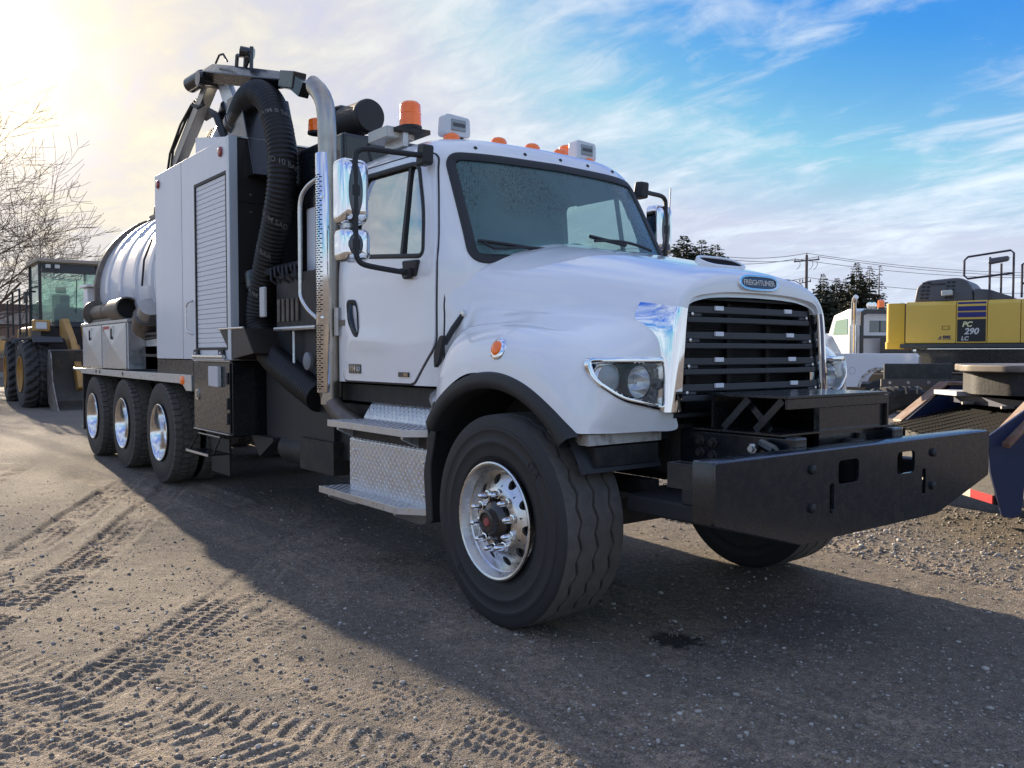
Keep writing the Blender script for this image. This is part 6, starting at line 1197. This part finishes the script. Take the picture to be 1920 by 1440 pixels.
SPM = [spruce_mesh(9, 3.9, 1, 1.15), spruce_mesh(9, 3.3, 2, 1.1), spruce_mesh(9, 2.6, 3, 1., .2), spruce_mesh(9, 1.6, 5, .7, .5)]; TRM = MB().tube([(0, 0, 0), (0, 0, 4), (0, 0, 8.8)], [.17, .11, .02], 7).mesh('trunk')
spr = [(1281, 60, 9.55, 0, 0, 'dark green spruce, leftmost of the three above the hood'), (1314, 60, 9.25, 1, 0, 'dark green spruce, middle of the three above the hood'), (1339, 62, 9.2, 0, 0, 'dark green spruce, rightmost of the three above the hood'),
       (1541, 70, 7.8, 1, 0, 'neat pointed green spruce just right of the utility pole'), (1567, 75, 7.9, 0, 1, 'brownish spruce second from the utility pole'), (1582, 80, 8.2, 2, 1, 'thin brownish spruce third from the utility pole'), (1604, 72, 8.9, 1, 1, 'tall brown spruce above the distant white cab'), (1628, 80, 9.4, 2, 1, 'tall sparse brown spruce behind the orange beacon'), (1646, 82, 9.7, 3, 1, 'nearly bare spruce at the right end of the row'),
       (1683, 130, 7.6, 0, 0, 'tiny far spruce left of the yellow counterweight'), (1668, 125, 7.2, 1, 0, 'tiny far spruce beside the nearly bare one')]
SPC = {}
for px, dep, hh, km, mm, lab in spr:
    t = thing('spruce_tree', lab, 'tree', put(px, dep), rng.random() * 6, 'spruces along the far road'); s = hh / 9
    SPC[km, mm] = SPC.get((km, mm)) or SPM[km].copy(); c = link('crown', SPC[km, mm], NEED[mm], t, 0); tr = link('trunk', TRM, BARK, t, 40)
    for o in (c, tr): o.scale = (s * (1.15 if dep < 65 else .95), s * (1.15 if dep < 65 else .95), s)
def bare_tree(seed, H):
    rg = random.Random(seed); mb = MB(); cnt = [0]
    def grow(p, d, L, r, lev):
        pts = [p]; rs = [r]; n = 4 if lev < 3 else 3
        for i in range(n):
            d = (d + Vector((rg.uniform(-.13, .13), rg.uniform(-.13, .13), rg.uniform(-.03, .10)))).normalized(); p = p + d * (L / n); pts.append(p); rs.append(max(.009, r * (1 - .5 * (i + 1) / n)))
        mb.tube(pts, rs, 6 if lev < 2 else 3, False); cnt[0] += 1
        if lev >= 6 or r < .006: return
        for k in range(rg.choice((4, 5)) if lev else 8):
            i = rg.randint(1 if lev else 1, n); q = pts[i]; ax = Vector((rg.gauss(0, 1), rg.gauss(0, 1), rg.gauss(0, .4))); ax = (ax - d * ax.dot(d)).normalized(); nd = (d * rg.uniform(.5, .9) + ax * rg.uniform(.55, 1.0)).normalized()
            if nd.z < -.1: nd.z *= -.3
            grow(q, nd.normalized(), L * rg.uniform(.58, .82), rs[i] * rg.uniform(.5, .72), lev + 1)
    grow(Vector((0, 0, 0)), Vector((0, 0, 1)), H * .36, .20, 0); return mb
BT_ = thing('bare_tree', 'leafless tree with fine branches against the sun glow at the left edge', 'tree', put(-110, 38)); tb = bare_tree(14, 18.5)
k0 = 4 * 6 + 6
tk_ = MB().tube([(0, 0, -.1), (0, 0, 1.2), (.02, 0, 2.4)], [.27, .23, .205], 10); Q(tk_, 'trunk', BARK, BT_); cr = tb.build('crown', mat('twig brown', (.14, .095, .065), .9), BT_, smooth=0, fix=False)

WOOD = mat('grey pole wood', (.16, .13, .115), .9, noise_amt=.2, nscale=4); poles = [(1249, 74), (1510, 80), (2050, 98)]; tops = []
for i, (px, dep) in enumerate(poles):
    x, y, _ = put(px, dep)
    M_ = Matrix.Translation((x, y, 0)) @ Matrix.Rotation(R(48), 4, 'Z'); tops.append([M_ @ Vector((a, 0, 10.1 + a * .09 + (.42 if a == 0 else 0))) for a in (-1.05, 0, 1.05)] + [M_ @ Vector((.1, 0, 8.3))])
    if i == 2: break
    U = thing('utility_pole', ('wooden utility pole with crossarm between the two spruce groups' if i == 1 else 'wooden utility pole just left of the three spruces'), 'pole', (x, y, 0), R(48), 'poles along the power line')
    Q(MB().tube([(0, 0, 0), (0, 0, 10.35)], [.17, .12], 10), 'post', WOOD, U)
    Q(MB().bar((-1.15, 0, 9.75), (1.15, 0, 9.95), .11, .13), 'crossarm', WOOD, U)
    for a in (-1.05, .0, 1.05): Q(MB().lathe([(0, .03), (.1, .06), (.2, .05), (.28, .03)], (a, 0, 9.9 + a * .09 + (.42 if a == 0 else 0)), (0, 0, 1), 8), 'insulator', mat('insulator', (.2, .2, .2), .3), U)
    for a in (-.6, .55, .95): Q(MB().tube([(a, .08, 9.8), (a + .05, .12, 9.45), (a - .12, .12, 9.15), (a - .3, .1, 9.05)], .025, 5), 'jumper_wire', BLACKM, U)
    Q(MB().bar((-.65, 0, 7.75), (.35, 0, 7.95), .08, .08), 'lower_arm', WOOD, U); Q(MB().bar((-.5, 0, 7.7), (0, 0, 7.1), .05, .05), 'arm_brace', WOOD, U)
    for a in (-.6, -.35, .35): Q(MB().lathe([(0, .03), (.2, .07), (.3, .03)], (a, 0, 7.85), (0, 0, 1), 8), 'cutout', BLACKM, U)
ext = [tops[0][k] + (tops[0][k] - tops[1][k]) * 1.2 for k in range(4)]
tops = [ext] + tops
for i in range(3):
    for k in range(4):
        a, b = tops[i][k], tops[i + 1][k]; pts = [a.lerp(b, t) - Vector((0, 0, 1.5 * 4 * t * (1 - t) * .5)) for t in np.linspace(0, 1, 14)]
        o = MB().tube(pts, .022, 4).build('power_line', BLACKM); o['label'] = ['nearest', 'topmost', 'farthest', 'lowest'][k] + [' of the power lines running left past the near pole', ' of the power lines strung between the two utility poles', ' of the power lines sagging away to the right edge'][i]; o['category'] = 'wire'; o['group'] = ['wires left of the poles', 'wires between the poles', 'wires right of the poles'][i]
x, y, _ = put(1500, 72); SL = thing('street_lamp', 'curved grey street lamp arm rising behind the truck nose', 'lamp', (x, y, 0), A_HEAD - PI / 2)
Q(MB().tube([(.3, 0, 0), (.25, 0, 6.4), (.1, 0, 6.95), (-.4, 0, 7.3), (-1.0, 0, 7.42)], [.09, .06, .05, .045, .04], 8), 'post', ALU2, SL); Q(MB().ell((-1.2, 0, 7.40), (.35, .12, .08), 12, 8), 'lamp_head', ALU2, SL)
